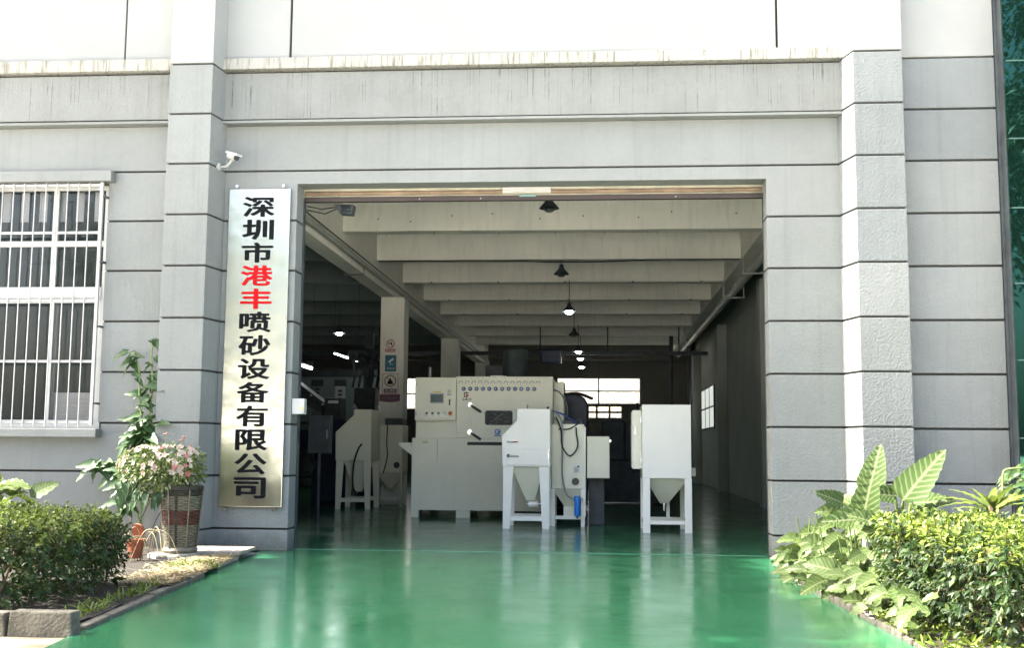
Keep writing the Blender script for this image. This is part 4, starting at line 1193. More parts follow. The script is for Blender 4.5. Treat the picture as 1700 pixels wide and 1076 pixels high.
B(-5.55, -5.35, 13.1, 13.3, 2.6, 3.9).build('tower_mast', 'darksteel', t)
B(-5.9, -5.0, 12.95, 13.4, 3.25, 3.5).build('tower_arm', 'darksteel', t, bevel=0.04)
for k in range(6):
    xx = -5.8 + k * .14
    hose([(xx, 12.95, 3.4), (xx + .1, 12.85, 3.0 + .08 * (k % 3)), (xx + .04, 12.9, 2.6)], 0.03, 'darksteel', 'hose', t)
for k in range(5):
    MB().tube([(-5.7 + k * .17, 12.92, 3.1 + .12 * (k % 2)), (-5.66 + k * .17, 12.9, 3.13 + .12 * (k % 2))], 0.025, 8).build('hose_clip', 'steel', t)
t = thing('storage_rack', (-9.6, 20, 0), 'dark storage rack far back on the left', 'rack')
for xx in (-11.0, -9.6, -8.2):
    B(xx, xx + .08, 20, 20.08, 0, 2.4).build('upright', 'darksteel', t)
    B(xx, xx + .08, 20.8, 20.88, 0, 2.4).build('upright', 'darksteel', t)
for zz in (0.3, 1.1, 1.9):
    B(-11.0, -8.1, 19.99, 20.89, zz, zz + .06).build('shelf', 'darksteel', t)
for k in range(7):
    B(-10.8 + k * .38, -10.5 + k * .38, 20.1, 20.7, 1.16, 1.16 + random.uniform(.3, .6)).build('stored_box', random.choice(['tealgrey', 'darkblue', 'darksteel']), t)
t = thing('exhaust_fan', (-9.2, 31.8, 2.7), 'square dark exhaust fan in front of the far left window', 'fan')
B(-9.45, -8.5, 31.6, 31.95, 3.0, 4.03).build('fan_case', 'darksteel', t, bevel=0.02)
for k in range(6):
    a = k * PI / 3
    MB().prism([(-8.97 + .08 * math.cos(a), 3.5 + .08 * math.sin(a)), (-8.97 + .38 * math.cos(a + .25), 3.5 + .38 * math.sin(a + .25)), (-8.97 + .38 * math.cos(a - .25), 3.5 + .38 * math.sin(a - .25))], 31.57, 31.6).build('fan_blade', 'steel' if k % 2 else 'tealgrey', t)
# partition wall with posters on the left and crane rail
pt = thing('partition_wall', (-9.0, 20.6, 0), 'grey partition wall far back on the left behind the dark machines', 'wall')
B(-11.85, -6.9, 21.5, 21.6, 0, 3.6).build('partition_panel', 'inwall', pt)
B(-11.85, -6.9, 21.4, 21.5, 3.42, 3.62).build('partition_rail', 'darksteel', pt)
for nm, x0, x1, z0, z1 in (('left', -8.95, -8.62, 2.55, 3.3), ('right', -8.22, -7.9, 2.5, 3.3)):
    o = thing('wall_poster', ((x0 + x1) / 2, 21.48, z0), 'faded vertical poster with dark heading, %s on the far partition wall' % ('left one' if nm == 'left' else 'right one'), 'poster', 'posters on the partition wall')
    B(x0, x1, 21.485, 21.498, z0, z1 - .2).build('poster_sheet', 'curtain' if nm == 'right' else 'inwall', o)
    B(x0 - .03, x1 + .03, 21.480, 21.498, z1 - .2, z1).build('poster_heading', 'darksteel', o)
    for k in range(4):
        B(x0 + .1, x1 - .1, 21.48, 21.484, z0 + .06 + k * .12, z0 + .13 + k * .12).build('poster_mark', 'darksteel', o)
t = thing('crane_rail', (-4, 22, 4.1), 'black steel crane rail spanning the workshop below the far beams', 'crane rail')
B(-11.8, 3.3, 22.0, 22.15, 4.13, 4.24).build('rail_beam', 'darksteel', t)
for xx in (-10, -7, -1.9, 0.2, 2.4):
    B(xx, xx + .04, 22.05, 22.09, 4.24, 5.49).build('hanger_rod', 'darksteel', t)
B(-1.85, -1.2, 21.7, 21.98, 3.85, 4.28).build('hoist', 'darkblue', t, bevel=0.05)
t = thing('vertical_pipe', (2.55, 24, 0), 'dark vertical pipe before the back wall at the right', 'pipe')
MB().tube([(2.3, 24, 0), (2.3, 24, 5.45)], 0.07, 10).build('pipe_run', 'darksteel', t, smooth=True)
MB().tube([(2.95, 25, 0), (2.95, 25, 5.45)], 0.06, 10).build('pipe_run', 'tealgrey', t, smooth=True)
t = thing('ceiling_pipe', (2.95, 6, 4.75), 'grey plastic pipe hung along the right hand side under the ceiling beams', 'pipe')
MB().tube([(2.95, 1.0, 4.70), (2.95, 30, 4.78)], 0.085, 14).build('pipe_run', 'pipe', t, smooth=True)
for yy in (4.5, 11.0, 15.2, 21):
    zz = 4.70 + 0.00276 * yy
    MB().tube([(2.95, yy, zz), (2.95, yy + 0.12, zz)], 0.10, 14).build('pipe_collar', 'pipe', t, smooth=True)
for yy in (8.7, 12.2):
    B(2.72, 3.2, yy, yy + .05, 4.58, 4.61).build('hanger_bar', 'pipe', t)
    for xx in (2.73, 3.17):
        B(xx, xx + .025, yy + .012, yy + .04, 4.61, 5.48 if xx > 3.1 else 4.9).build('hanger_rod', 'pipe', t)
t = thing('conduit', (-4.39, 6, 4.6), 'thin conduit pipe running along the left main ceiling beam', 'conduit')
MB().tube([(-4.385, 0.6, 4.60), (-4.385, 30, 4.60)], 0.045, 10).build('pipe_run', 'pipe', t, smooth=True)
MB().tube([(-4.36, 0.6, 4.69), (-4.37, 30, 4.68)], 0.012, 6).build('cable', 'black', t, smooth=True)
MB().tube([(-4.42, 7.6, 4.55), (-4.42, 7.6, 4.43), (-4.78, 7.6, 4.43), (-4.80, 7.6, 4.47)], 0.015, 6).build('bracket', 'steel', t, smooth=True)
t = thing('ceiling_cable', (-1, 8.9, 4.9), 'thin cable strung along the underside of the second visible ceiling beam', 'cable')
hose([(-4.4, 8.88, 4.90), (-2.0, 8.86, 4.895), (-0.9, 8.86, 4.86), (0.3, 8.86, 4.87), (1.0, 8.86, 4.895), (2.7, 8.88, 4.90)], 0.012, 'black', 'cable_run', t)

for k in range(9):
    xx = -3.9 + k * 0.75 + random.uniform(-.2, .2)
    MB().discy(xx, 5.893, 5.12 + random.uniform(-.05, .12), 0.013, 0.006, 8).build('anchor_hole', 'black', bld)
for k in range(7):
    xx = -3.8 + k * 0.95 + random.uniform(-.2, .2)
    MB().tube([(xx, 6.05, 4.92), (xx, 6.05, 4.86)], 0.008, 6).build('anchor_rod', 'steel', bld)
for yy, zz in ((11.88, 4.905), (14.88, 4.9), (17.88, 4.905)):
    t = thing('ceiling_conduit', (-1, yy, zz), {11.88: 'thin conduit along the underside of the third visible ceiling beam', 14.88: 'thin conduit along the underside of the fourth visible ceiling beam', 17.88: 'thin conduit along the underside of the fifth visible ceiling beam'}[yy], 'conduit')
    MB().tube([(-4.40, yy, zz), (2.68, yy, zz)], 0.016, 6).build('pipe_run', 'pipe', t, smooth=True)
    for k in range(5):
        B(-3.8 + k * 1.5, -3.77 + k * 1.5, yy - .02, yy + .02, zz - .01, zz + .025).build('pipe_clip', 'darksteel', t)

# signs on the column
yc = 10.995
def csign(label, x0, x1, z0, z1, cat='sign'):
    return thing('safety_sign', ((x0 + x1) / 2, yc, z0), label, cat)
t = csign('no smoking sign with red band, topmost on the workshop column', -4.64, -4.42, 3.27, 3.56)
B(-4.642, -4.418, yc - .004, yc, 3.265, 3.56).build('sign_board', 'paper', t)
mb = MB()
def ring(mb, x, z, r, th, y0, y1, n=24):
    for k in range(n):
        a, b = 2 * PI * k / n, 2 * PI * (k + 1) / n
        mb.prism([(x + r * math.cos(a), z + r * math.sin(a)), (x + (r - th) * math.cos(a), z + (r - th) * math.sin(a)), (x + (r - th) * math.cos(b), z + (r - th) * math.sin(b)), (x + r * math.cos(b), z + r * math.sin(b))], y0, y1)
ring(mb, -4.53, 3.445, 0.092, 0.018, yc - .007, yc - .0045)
mb.prism([(-4.60, 3.50), (-4.59, 3.51), (-4.46, 3.39), (-4.47, 3.38)], yc - .007, yc - .0045)
mb.build('prohibition_ring', 'signred', t)
mb = MB(); mb.prism([(-4.59, 3.44), (-4.49, 3.44), (-4.49, 3.46), (-4.59, 3.46)], yc - .006, yc - .0045); mb.prism([(-4.50, 3.40), (-4.485, 3.40), (-4.51, 3.5), (-4.525, 3.5)], yc - .0062, yc - .0047); mb.build('cigarette_mark', 'txt', t)
B(-4.642, -4.418, yc - .006, yc - .0045, 3.266, 3.335).build('red_band', 'signred', t)
text('sign_text', '禁止吸烟', 'paper', t, (-4.53, yc - .006, 3.30), (0.18, 0.042), bold=0.01, depth=0.002)
t = csign('blue surveillance camera sign, middle of the three on the workshop column', -4.64, -4.39, 2.84, 3.2)
B(-4.64, -4.395, yc - .004, yc, 2.845, 3.20).build('sign_board', 'signteal', t)
mb = MB(); mb.prism([(-4.57, 3.06), (-4.555, 3.03), (-4.45, 3.10), (-4.465, 3.14)], yc - .007, yc - .0045); mb.prism([(-4.53, 3.05), (-4.515, 3.05), (-4.515, 3.0), (-4.53, 3.0)], yc - .0065, yc - .0045); mb.prism([(-4.53, 3.0), (-4.46, 3.0), (-4.46, 2.99), (-4.53, 2.99)], yc - .0065, yc - .0045); mb.build('camera_mark', 'paper', t)
text('sign_text', '监控区域', 'paper', t, (-4.517, yc - .0045, 2.91), (0.17, 0.04), bold=0.005, depth=0.002)
t = csign('white prohibition sign with dark ring and framed caption, lowest on the workshop column', -4.69, -4.35, 2.36, 2.8)
B(-4.69, -4.345, yc - .004, yc, 2.36, 2.80).build('sign_board', 'ceil', t)
mb = MB(); ring(mb, -4.517, 2.64, 0.128, 0.02, yc - .007, yc - .0045)
mb.prism([(-4.61, 2.73), (-4.60, 2.74), (-4.43, 2.56), (-4.44, 2.55)], yc - .0072, yc - .0047)
for a in ((-4.69, -4.345, 2.792, 2.80), (-4.69, -4.345, 2.36, 2.367), (-4.69, -4.682, 2.367, 2.792), (-4.353, -4.345, 2.367, 2.792)):
    mb.box(a[0], a[1], yc - .006, yc - .0045, a[2], a[3])
mb.build('prohibition_ring', 'purple', t)
mb = MB(); mb.prism([(-4.58, 2.57), (-4.45, 2.57), (-4.47, 2.64), (-4.50, 2.66), (-4.52, 2.72), (-4.54, 2.66), (-4.57, 2.64)], yc - .0068, yc - .0045); mb.build('hand_mark', 'txt', t)
B(-4.655, -4.38, yc - .006, yc - .0045, 2.38, 2.47).build('caption_box', 'purple', t)
text('sign_text', '禁止攀登', 'paper', t, (-4.517, yc - .006, 2.425), (0.22, 0.06), bold=0.005, depth=0.002)
t = thing('banner', (-4.52, yc, 2.2), 'faded purple banner strip below the lowest sign on the column', 'banner')
MB().prism([(-4.745, 2.35), (-4.30, 2.35), (-4.30, 2.21), (-4.40, 2.19), (-4.52, 2.18), (-4.64, 2.19), (-4.745, 2.21)], yc - .012, yc - .001).build('banner_cloth', 'purple', t)
B(-4.70, -4.34, yc - .014, yc - .0125, 2.26, 2.275).build('print_line', 'inwall', t)

# pendant lamps
MT['bulb'] = emit('lit_bulb', (0.92, 1.0, 0.96), 14.0)
def lamp(x, y, z, lit, ztop, label, r=0.155, proto=None):
    t = thing('pendant_lamp', (x, y, z), label, 'lamp', 'pendant lamps under the workshop ceiling')
    MB().lathe([(r, 0.0), (r * 0.72, 0.055), (r * 0.42, 0.10), (r * 0.30, 0.15), (r * 0.24, 0.20), (0.0, 0.205)], (x, y, z), 24).build('lamp_shade', 'darksteel', t, smooth=True)
    MB().lathe([(0.0, -0.06), (r * 0.35, -0.052), (r * 0.55, -0.02), (r * 0.5, 0.03), (r * 0.2, 0.08)], (x, y, z), 18).build('bulb', 'bulb' if lit else 'steel', t, smooth=True)
    MB().tube([(x, y, z + .2), (x, y, ztop)], 0.008, 8).build('hanging_rod', 'darksteel', t)
    return t
lamp(-0.78, 3.9, 4.86, False, 5.49, 'unlit grey pendant lamp just under the roller shutter')
lamp(-0.77, 9.05, 4.645, False, 4.92, 'unlit dark pendant lamp hanging below the second visible ceiling beam')
lamp(-0.685, 11.6, 4.215, True, 4.91, 'brightest lit pendant lamp, with a glowing round bulb, in mid ceiling')
lamp(-0.718, 17.5, 4.284, False, 4.91, 'dark unlit pendant lamp between the lit ones in the middle row')
lamp(-0.66, 20.5, 4.10, True, 4.91, 'lit pendant lamp right after the dark unlit one in the middle row')
lamp(-0.66, 24.0, 4.18, True, 4.91, 'small lit pendant lamp, second furthest in the middle row')
lamp(-0.66, 26.8, 4.10, True, 4.91, 'small lit pendant lamp, furthest in the middle row')
lamp(-6.84, 16.0, 4.19, True, 4.91, 'lit pendant lamp on the left, nearer one beside the signed column')
lamp(-6.77, 20.0, 4.10, True, 4.91, 'lit pendant lamp on the left, partly beside the signed column and further back')
MT['tubelight'] = emit('lit_tube', (0.9, 1.0, 0.97), 5.0)
t = thing('tube_light', (-7.2, 14, 3.1), 'thick lit fluorescent tube at the far left inside the door', 'tube light')
MB().tube([(-7.33, 14, 3.215), (-7.02, 14, 3.12)], 0.035, 10).build('tube', 'tubelight', t, smooth=True)
MB().tube([(-7.33, 14.04, 3.26), (-7.02, 14.04, 3.165)], 0.03, 8).build('fixture', 'darksteel', t)
for e in ((-7.33, 14.04, 3.26), (-7.02, 14.04, 3.165)):
    MB().tube([e, (e[0], 14.04, 5.49)], 0.006, 5).build('hanging_wire', 'darksteel', t)
t = thing('tube_light', (-6.2, 14, 3.3), 'thin slanting fluorescent tube above the dark machine tower', 'tube light')
MB().tube([(-6.48, 14, 3.49), (-5.9, 14, 3.30)], 0.016, 10).build('tube', 'tubelight', t, smooth=True)
MB().tube([(-6.48, 14.03, 3.52), (-5.9, 14.03, 3.33)], 0.02, 8).build('fixture', 'darksteel', t)
for e in ((-6.48, 14.03, 3.52), (-5.9, 14.03, 3.33)):
    MB().tube([e, (e[0], 14.03, 5.49)], 0.006, 5).build('hanging_wire', 'darksteel', t)

# ------------------------------------------------------------------ plants
rnd = random.Random(11)
def rvec(r=rnd):
    while True:
        v = V((r.uniform(-1, 1), r.uniform(-1, 1), r.uniform(-1, 1)))
        if 0.05 < v.length < 1: return v.normalized()

def hedge(name, label, poly, z0, z1, n, size, rad, seed):
    """clipped hedge: leaves over and inside a rounded block with the plan poly"""
    r = random.Random(seed)
    x0, x1 = min(p[0] for p in poly), max(p[0] for p in poly)
    y0, y1 = min(p[1] for p in poly), max(p[1] for p in poly)
    t = thing(name, ((x0 + x1) / 2, (y0 + y1) / 2, z0), label, 'hedge')
    m_ = len(poly)
    a_ = sum(poly[i][0] * poly[(i + 1) % m_][1] - poly[(i + 1) % m_][0] * poly[i][1] for i in range(m_))
    if a_ < 0: poly = poly[::-1]
    def sd(x, y):
        best = 1e9; nn = V((0, 0, 0))
        for i in range(m_):
            (ax, ay), (bx, by) = poly[i], poly[(i + 1) % m_]
            ex, ey = bx - ax, by - ay
            l = math.hypot(ex, ey)
            d = (ex * (y - ay) - ey * (x - ax)) / l
            if d < best:
                best = d; nn = V((ey / l, -ex / l, 0))
        return best, nn
    mb = MB(); mt = MB(); tw = MB()
    k = 0; tries = 0
    while k < n and tries < n * 40:
        tries += 1
        x, y = r.uniform(x0, x1), r.uniform(y0, y1)
        d, nn = sd(x, y)
        if d < 0: continue
        z = z0 + (z1 - z0) * (r.random() ** 0.8)
        lump = 0.075 * noise.noise(V((x * 3.1, y * 3.1, z * 3.1 + seed))) + 0.04 * noise.noise(V((x * 9, y * 9, z * 9)))
        dt = z1 + lump - z
        dd = d + lump * 0.8
        if dd < rad and dt < rad:
            dist = rad - math.hypot(rad - dd, rad - dt)
        else:
            dist = min(dd, dt)
        if dist < 0.02: continue
        if r.random() > math.exp(-dist / 0.10) + 0.03: continue
        wt = max(0.0, 1 - dt / 0.25)
        ws = max(0.0, 1 - dd / 0.25)
        out = (nn * ws + V((0, 0, 1)) * (wt + 0.25) + rvec(r) * 0.55).normalized()
        L = size * r.uniform(1.1, 2.1) * (1.5 if r.random() < 0.05 else 1)
        p = V((x, y, z)) - out * L * 0.6
        nl = r.randint(5, 9)
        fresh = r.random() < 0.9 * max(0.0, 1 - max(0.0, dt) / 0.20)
        side = out.orthogonal().normalized()
        if r.random() < 0.35: tw.tube([p, p + out * L], [0.003, 0.0015], 4, cap=False)
        for q in range(nl):
            a = q * 2.4 + r.uniform(-.3, .3)
            sv = (Matrix.Rotation(a, 3, out) @ side)
            u = (q + 0.5) / nl
            dirv = (sv * (1.1 - 0.7 * u) + out * (0.25 + 0.7 * u) + V((0, 0, -0.15)) + rvec(r) * 0.2).normalized()
            s_ = size * r.uniform(0.65, 1.3) * (1.0 - 0.35 * u)
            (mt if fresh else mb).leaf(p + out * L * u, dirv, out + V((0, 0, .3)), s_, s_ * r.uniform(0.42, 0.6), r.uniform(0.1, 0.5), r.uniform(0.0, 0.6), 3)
            k += 1
    tag(tw.build('twigs', 'bark', t), kind='stuff')
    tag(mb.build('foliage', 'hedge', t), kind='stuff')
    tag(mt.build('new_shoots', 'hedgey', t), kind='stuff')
    sb = MB()
    for i in range(46):
        x, y = r.uniform(x0, x1), r.uniform(y0, y1)
        d, nn = sd(x, y)
        if d < 0.12: continue
        p = V((x, y, z0 - 0.04)); pts = [p]
        for q in range(3):
            p = p + V((r.uniform(-.09, .09), r.uniform(-.09, .09), (z1 - z0) * 0.27)); pts.append(p.copy())
        sb.tube(pts, [0.012, 0.010, 0.007, 0.004], 5)
    tag(sb.build('stems', 'bark', t), kind='stuff')
    return t

hedge('clipped_hedge', 'clipped low hedge behind the kerb stones, on the left beside the green drive',
      [(-6.3, -5.60), (-4.02, -5.60), (-3.82, -5.3), (-3.74, -4.6), (-3.84, -3.9), (-4.12, -3.5), (-6.3, -3.5)], 0.12, 0.70, 30000, 0.055, 0.20, 3)
hedge('clipped_hedge', 'dense clipped hedge of larger leaves on the right beside the green drive',
      [(2.12, -4.1), (2.02, -4.7), (2.10, -5.3), (2.35, -6.05), (4.6, -6.25), (4.6, -3.0), (2.6, -3.05), (2.25, -3.4)], 0.06, 0.70, 34000, 0.068, 0.15, 5)

# broad leaves: a few shared meshes, each leaf an object of its own
def leaf_meshes(name, mat, shape, n, fold, seg, wr, curl=0.0, seed=1):
    out = []
    r = random.Random(seed)
    for i in range(n):
        mb = MB()
        mb.leaf(V((0, 0, 0)), V((1, 0, 0)), V((0, 0, 1)), 1.0, wr * r.uniform(0.88, 1.12), fold * r.uniform(0.6, 1.4), curl * r.uniform(0.4, 1.6), seg, shape)
        me = bpy.data.meshes.new(name)
        me.from_pydata(mb.v, [], mb.f)
        ul = me.uv_layers.new(name='UVMap')
        for l in me.loops: ul.data[l.index].uv = mb.uv[l.vertex_index]
        me.materials.append(MT[mat])
        me.polygons.foreach_set('use_smooth', [True] * len(me.polygons))
        out.append(me)
    return out

def put_leaf(meshes, parent, base, d, nrm, L, r=rnd, name='leaf'):
    o = bpy.data.objects.new(name, r.choice(meshes))
    COL.objects.link(o)
    d = d.normalized()
    side = nrm.cross(d)
    if side.length < 1e-3: side = d.orthogonal()
    side.normalize()
    nz = d.cross(side)
    m_ = Matrix((d, side, nz)).transposed().to_4x4()
    m_ = Matrix.Translation(V(base) - ORG[parent]) @ m_ @ Matrix.Scale(L, 4)
    o.parent = parent
    o.matrix_local = m_
    return o

LM_taro = leaf_meshes('taro_leaf', 'taro', 'taro', 3, 0.2, 14, 0.60, 0.16, 1)
LM_philo = leaf_meshes('broad_leaf', 'philo', 'round', 7, 0.38, 9, 0.62, 0.38, 2)
LM_vine = leaf_meshes('vine_leaf', 'vine', 'heart', 6, 0.35, 6, 0.60, 0.3, 3)
LM_strap = leaf_meshes('strap_leaf', 'strap', 'strap', 4, 0.3, 10, 0.20, 0.45, 4)
LM_dark = leaf_meshes('shrub_leaf', 'darkleaf', 'ovate', 4, 0.3, 5, 0.42, 0.25, 5)

# big taro behind the right hedge
t = thing('taro_plant', (2.98, -1.6, 0.06), 'tall taro with big veined light green leaves before the right pilaster', 'plant')
big = [((2.90, -1.78, 0.74), (0.60, -0.10, 0.80), (-0.55, -0.95, 0.10), 0.64),
       ((2.66, -1.45, 0.80), (0.20, 0.10, 0.75), (-0.35, -0.95, 0.15), 0.52),
       ((2.84, -1.72, 0.78), (-0.75, -0.2, 0.05), (-0.1, -0.9, 0.5), 0.34),
       ((3.00, -1.65, 0.70), (0.8, -0.3, 0.12), (0.0, -0.75, 0.7), 0.42),
       ((3.10, -1.55, 0.64), (0.7, -0.5, -0.2), (0.2, -0.6, 0.7), 0.36),
       ((2.80, -1.75, 0.62), (0.35, -0.5, -0.3), (0.0, -0.8, 0.5), 0.34),
       ((2.50, -1.85, 0.54), (0.10, -0.15, 0.70), (-0.45, -0.9, 0.1), 0.56),
       ((2.48, -1.95, 0.56), (-0.75, -0.3, 0.0), (-0.1, -0.8, 0.6), 0.44),
       ((2.35, -1.7, 0.70), (-0.6, -0.2, 0.25), (-0.2, -0.85, 0.5), 0.32)]
for b_, d, nn, L in big:
    put_leaf(LM_taro, t, b_, V(d), V(nn), L)
    MB().tube(smooth_path([(2.95 + rnd.uniform(-.1, .1), -1.6, 0.05), ((2.95 + b_[0]) / 2, -1.62, b_[2] * 0.55), b_], 5), [0.014] * 10 + [0.009], 6).build('leaf_stalk', 'stem', t, smooth=True)
# broad pale leaves along the drive edge
t = thing('broad_leaf_plant', (2.2, -2.2, 0.05), 'clump of pale broad leaves spilling over the drive edge beside the right hedge', 'plant')
r = random.Random(5)
for k in range(150):
    cx = 1.88 + 0.80 * r.random() ** 0.9
    cy = r.uniform(-3.7, -0.9)
    hmax = 0.14 + 0.52 * min(1, max(0, (cx - 1.84) / 0.6)) * (1 - 0.10 * abs(cy + 1.6))
    z = max(0.08, hmax * (1 - 0.75 * r.random() ** 1.6))
    d = V((r.uniform(-1.0, 0.45), r.uniform(-0.8, 0.3), r.uniform(-0.55, 0.35)))
    nn = V((r.uniform(-0.6, 0.2), -0.85, 0.6)) + rvec(r) * 0.35
    put_leaf(LM_philo, t, (cx, cy, z), d, nn, r.uniform(0.17, 0.31), r)
for k in range(22):
    put_leaf(LM_philo, t, (r.uniform(1.80, 1.96), r.uniform(-2.7, -1.3), r.uniform(0.05, 0.22)), V((r.uniform(-1.0, 0.2), r.uniform(-0.8, 0.1), r.uniform(-0.3, 0.2))), V((-0.3, -0.7, 0.8)) + rvec(r) * 0.3, r.uniform(0.13, 0.24), r)
for k in range(60):
    cy = r.uniform(-5.6, -2.2)
    cx = 1.93 + 0.03 * abs(cy + 4) + r.uniform(0.0, 0.16)
    put_leaf(LM_philo, t, (cx, cy, r.uniform(0.05, 0.30)), V((r.uniform(-1.0, -0.1), r.uniform(-0.8, 0.4), r.uniform(-0.5, 0.3))), V((-0.4, -0.7, 0.8)) + rvec(r) * 0.3, r.uniform(0.10, 0.21), r)
sb = MB()
for k in range(40):
    cx, cy = 2.0 + 0.5 * r.random(), r.uniform(-3.3, -1.0)
    sb.tube(smooth_path([(cx, cy, 0.03), (cx - .02, cy - .03, 0.2), (cx - .1 * r.random(), cy - .12, 0.25 + .35 * r.random())], 4), 0.006, 5)
tag(sb.build('stalks', 'stem', t), kind='stuff')
# strap leaved plant behind hedge
t = thing('strap_leaf_plant', (3.5, -2.2, 0.05), 'yellow green strap leaved plant rising behind the right hedge', 'plant')
for k in range(17):
    a = k * 2.39996
    d = V((math.cos(a), math.sin(a) * 0.6, r.uniform(0.35, 1.0)))
    put_leaf(LM_strap, t, (3.55 + .03 * math.cos(a), -2.3 + .03 * math.sin(a), 0.66 + .02 * (k % 4)), d, V((0, -.2, 1)), r.uniform(0.26, 0.44), r)
MB().tube([(3.55, -2.3, 0.0), (3.55, -2.3, 0.72)], 0.03, 8).build('trunk', 'bark', t)
# dark shrub at far right
t = thing('dark_shrub', (4.15, -2.0, 0.05), 'small dark leaved shrub before the green glass at the far right', 'shrub')
for k in range(110):
    c_ = V((4.2, -2.0, 0.93)); v = rvec(r); v = V((v.x * .42, v.y * .4, v.z * .24))
    p = c_ + v * r.uniform(.6, 1.0)
    put_leaf(LM_dark, t, p, (v + rvec(r) * .25 + V((-.05, -.1, -.1))), V((0, -.5, .8)) + rvec(r) * .4, r.uniform(0.09, 0.17), r)
sb = MB()
for k in range(9):
    sb.tube(smooth_path([(4.15, -2.0, 0.03), (4.15 + r.uniform(-.12, .12), -2.0 + r.uniform(-.1, .1), 0.5), (4.2 + r.uniform(-.35, .35), -2.0 + r.uniform(-.25, .25), 0.95)], 4), 0.009, 6)
tag(sb.build('stems', 'bark', t), kind='stuff')
MB().tube(smooth_path([(3.72, -2.1, 0.75), (3.73, -2.1, 1.0), (3.78, -2.1, 1.05), (3.9, -2.1, 1.06)], 5), 0.010, 6).build('bare_twig', 'stem', t, smooth=True)

# climbing vine at the left pilaster
t = thing('climbing_vine', (-5.25, -0.2, 0.05), 'dark green heart leaved vine climbing the wall left of the left pilaster', 'vine')
path = [V(p) for p in ((-5.20, -0.35, 0.05), (-5.25, -0.33, 0.6), (-5.32, -0.3, 1.0), (-5.22, -0.28, 1.5), (-5.20, -0.25, 1.9), (-5.24, -0.22, 2.25), (-5.22, -0.2, 2.42))]
path2 = [V(p) for p in ((-5.22, -0.35, 0.3), (-5.40, -0.36, 0.75), (-5.62, -0.34, 0.98), (-5.82, -0.32, 0.95))]
path3 = [V(p) for p in ((-5.22, -0.3, 1.2), (-5.33, -0.28, 1.7), (-5.36, -0.26, 2.05), (-5.45, -0.22, 2.32))]
for pth in (path, path2, path3):
    MB().tube(smooth_path(pth, 6), 0.010, 6).build('stem', 'stem', t, smooth=True)
r = random.Random(21)
sp = smooth_path(path, 14)[26:] ; sp2 = smooth_path(path2, 14)[8:]; sp3 = smooth_path(path3, 12)
def vine_leaves(pp, n, Ls, spread):
    for k in range(n):
        p = r.choice(pp) + V((r.uniform(-spread, spread), r.uniform(-0.05, 0.03), r.uniform(-.04, .04)))
        sgn = r.choice((-1, 1))
        d = V((sgn * r.uniform(0.4, 1.0), r.uniform(-0.55, -0.1), r.uniform(-0.9, 0.15)))
        nn = V((sgn * 0.25, -0.7, 0.55)) + rvec(r) * 0.3
        put_leaf(LM_vine, t, p, d, nn, r.uniform(*Ls), r)
vine_leaves(sp, 26, (0.13, 0.22), 0.12)
vine_leaves([p for p in sp if p.z < 1.5], 40, (0.18, 0.27), 0.18)
vine_leaves(sp2, 34, (0.15, 0.25), 0.10)
vine_leaves(sp3, 16, (0.13, 0.20), 0.09)
# low vine leaves left of the basket
vine_leaves([V((-5.25, -0.8, 0.75)), V((-5.05, -1.0, 0.7)), V((-5.1, -1.1, 0.6)), V((-5.3, -0.7, 0.9))], 26, (0.15, 0.24), 0.13)

# woven basket planter
bc = (-4.437, -1.2, 0.0)
t = thing('basket_planter', bc, 'tall woven bamboo basket planter with a red brown band, beside the left pilaster', 'planter')
rows = 34; ns = 40
def wr(zf, k, row):
    rad = 0.155 + 0.055 * zf ** 0.9
    return rad + 0.006 * (1 if (k // 2 + row) % 2 else -1)
z0b, z1b = 0.03, 0.67
for nm, ra, rb, mats in (('basket_base', 0, 14, ['basket', 'basketd']), ('basket_band', 14, 22, ['basketr', 'basketd']), ('basket_wall', 22, 30, ['basket', 'basketd']), ('basket_rim_band', 30, 34, ['basketd'])):
    mb = MB(); vs = []; fs = []
    for row in range(ra, rb):
        for sub in (0, 1):
            zf = (row + (0.12 if sub == 0 else 0.88)) / rows
            for k in range(ns):
                a = 2 * PI * k / ns
                rr = wr(zf, k, row)
                vs.append((bc[0] + rr * math.cos(a), bc[1] + rr * math.sin(a), z0b + (z1b - z0b) * zf))
    nr = (rb - ra) * 2
    mi = []
    for i in range(nr - 1):
        for k in range(ns):
            k2 = (k + 1) % ns
            fs.append((i * ns + k, i * ns + k2, (i + 1) * ns + k2, (i + 1) * ns + k))
            mi.append(1 if (i % 2 == 1 or (k % 10 == 0)) and len(mats) > 1 else 0)
    mb.add(vs, fs); mb.mi = mi
    mb.build(nm, mats, t)
MB().lathe([(0.205, 0.655), (0.222, 0.66), (0.222, 0.70), (0.20, 0.70), (0.195, 0.60), (0.0, 0.60)], bc, 40).build('rim', 'basketd', t, smooth=True)
for k in range(6):
    a = k * PI / 3 + 0.2
    MB().tube([(bc[0] + .166 * math.cos(a), bc[1] + .166 * math.sin(a), 0.03), (bc[0] + .222 * math.cos(a), bc[1] + .222 * math.sin(a), 0.66)], 0.008, 6).build('stake', 'basket', t)
MB().lathe([(0.0, 0.0), (0.17, 0.0), (0.185, 0.03), (0.165, 0.06), (0.0, 0.06)], bc, 30).build('foot_ring', 'basket', t, smooth=True)
rk = MB()
rr_ = random.Random(4)
n_ = 16
ring_o = [(bc[0] - .03 + (0.27 + rr_.uniform(-.03, .03)) * math.cos(2 * PI * k / n_), bc[1] - .05 + (0.25 + rr_.uniform(-.03, .03)) * math.sin(2 * PI * k / n_)) for k in range(n_)]
rk.prismz(ring_o, 0.02, 0.085)
# the basket stands on the stone: raise it
for o in [t] : o.location.z = 0.086
for_st = rk.build('flat_stone', 'rock', bevel=0.02, org=(bc[0], bc[1], 0.02))
tag(for_st, 'flat pale stone under the woven basket planter', 'stone')

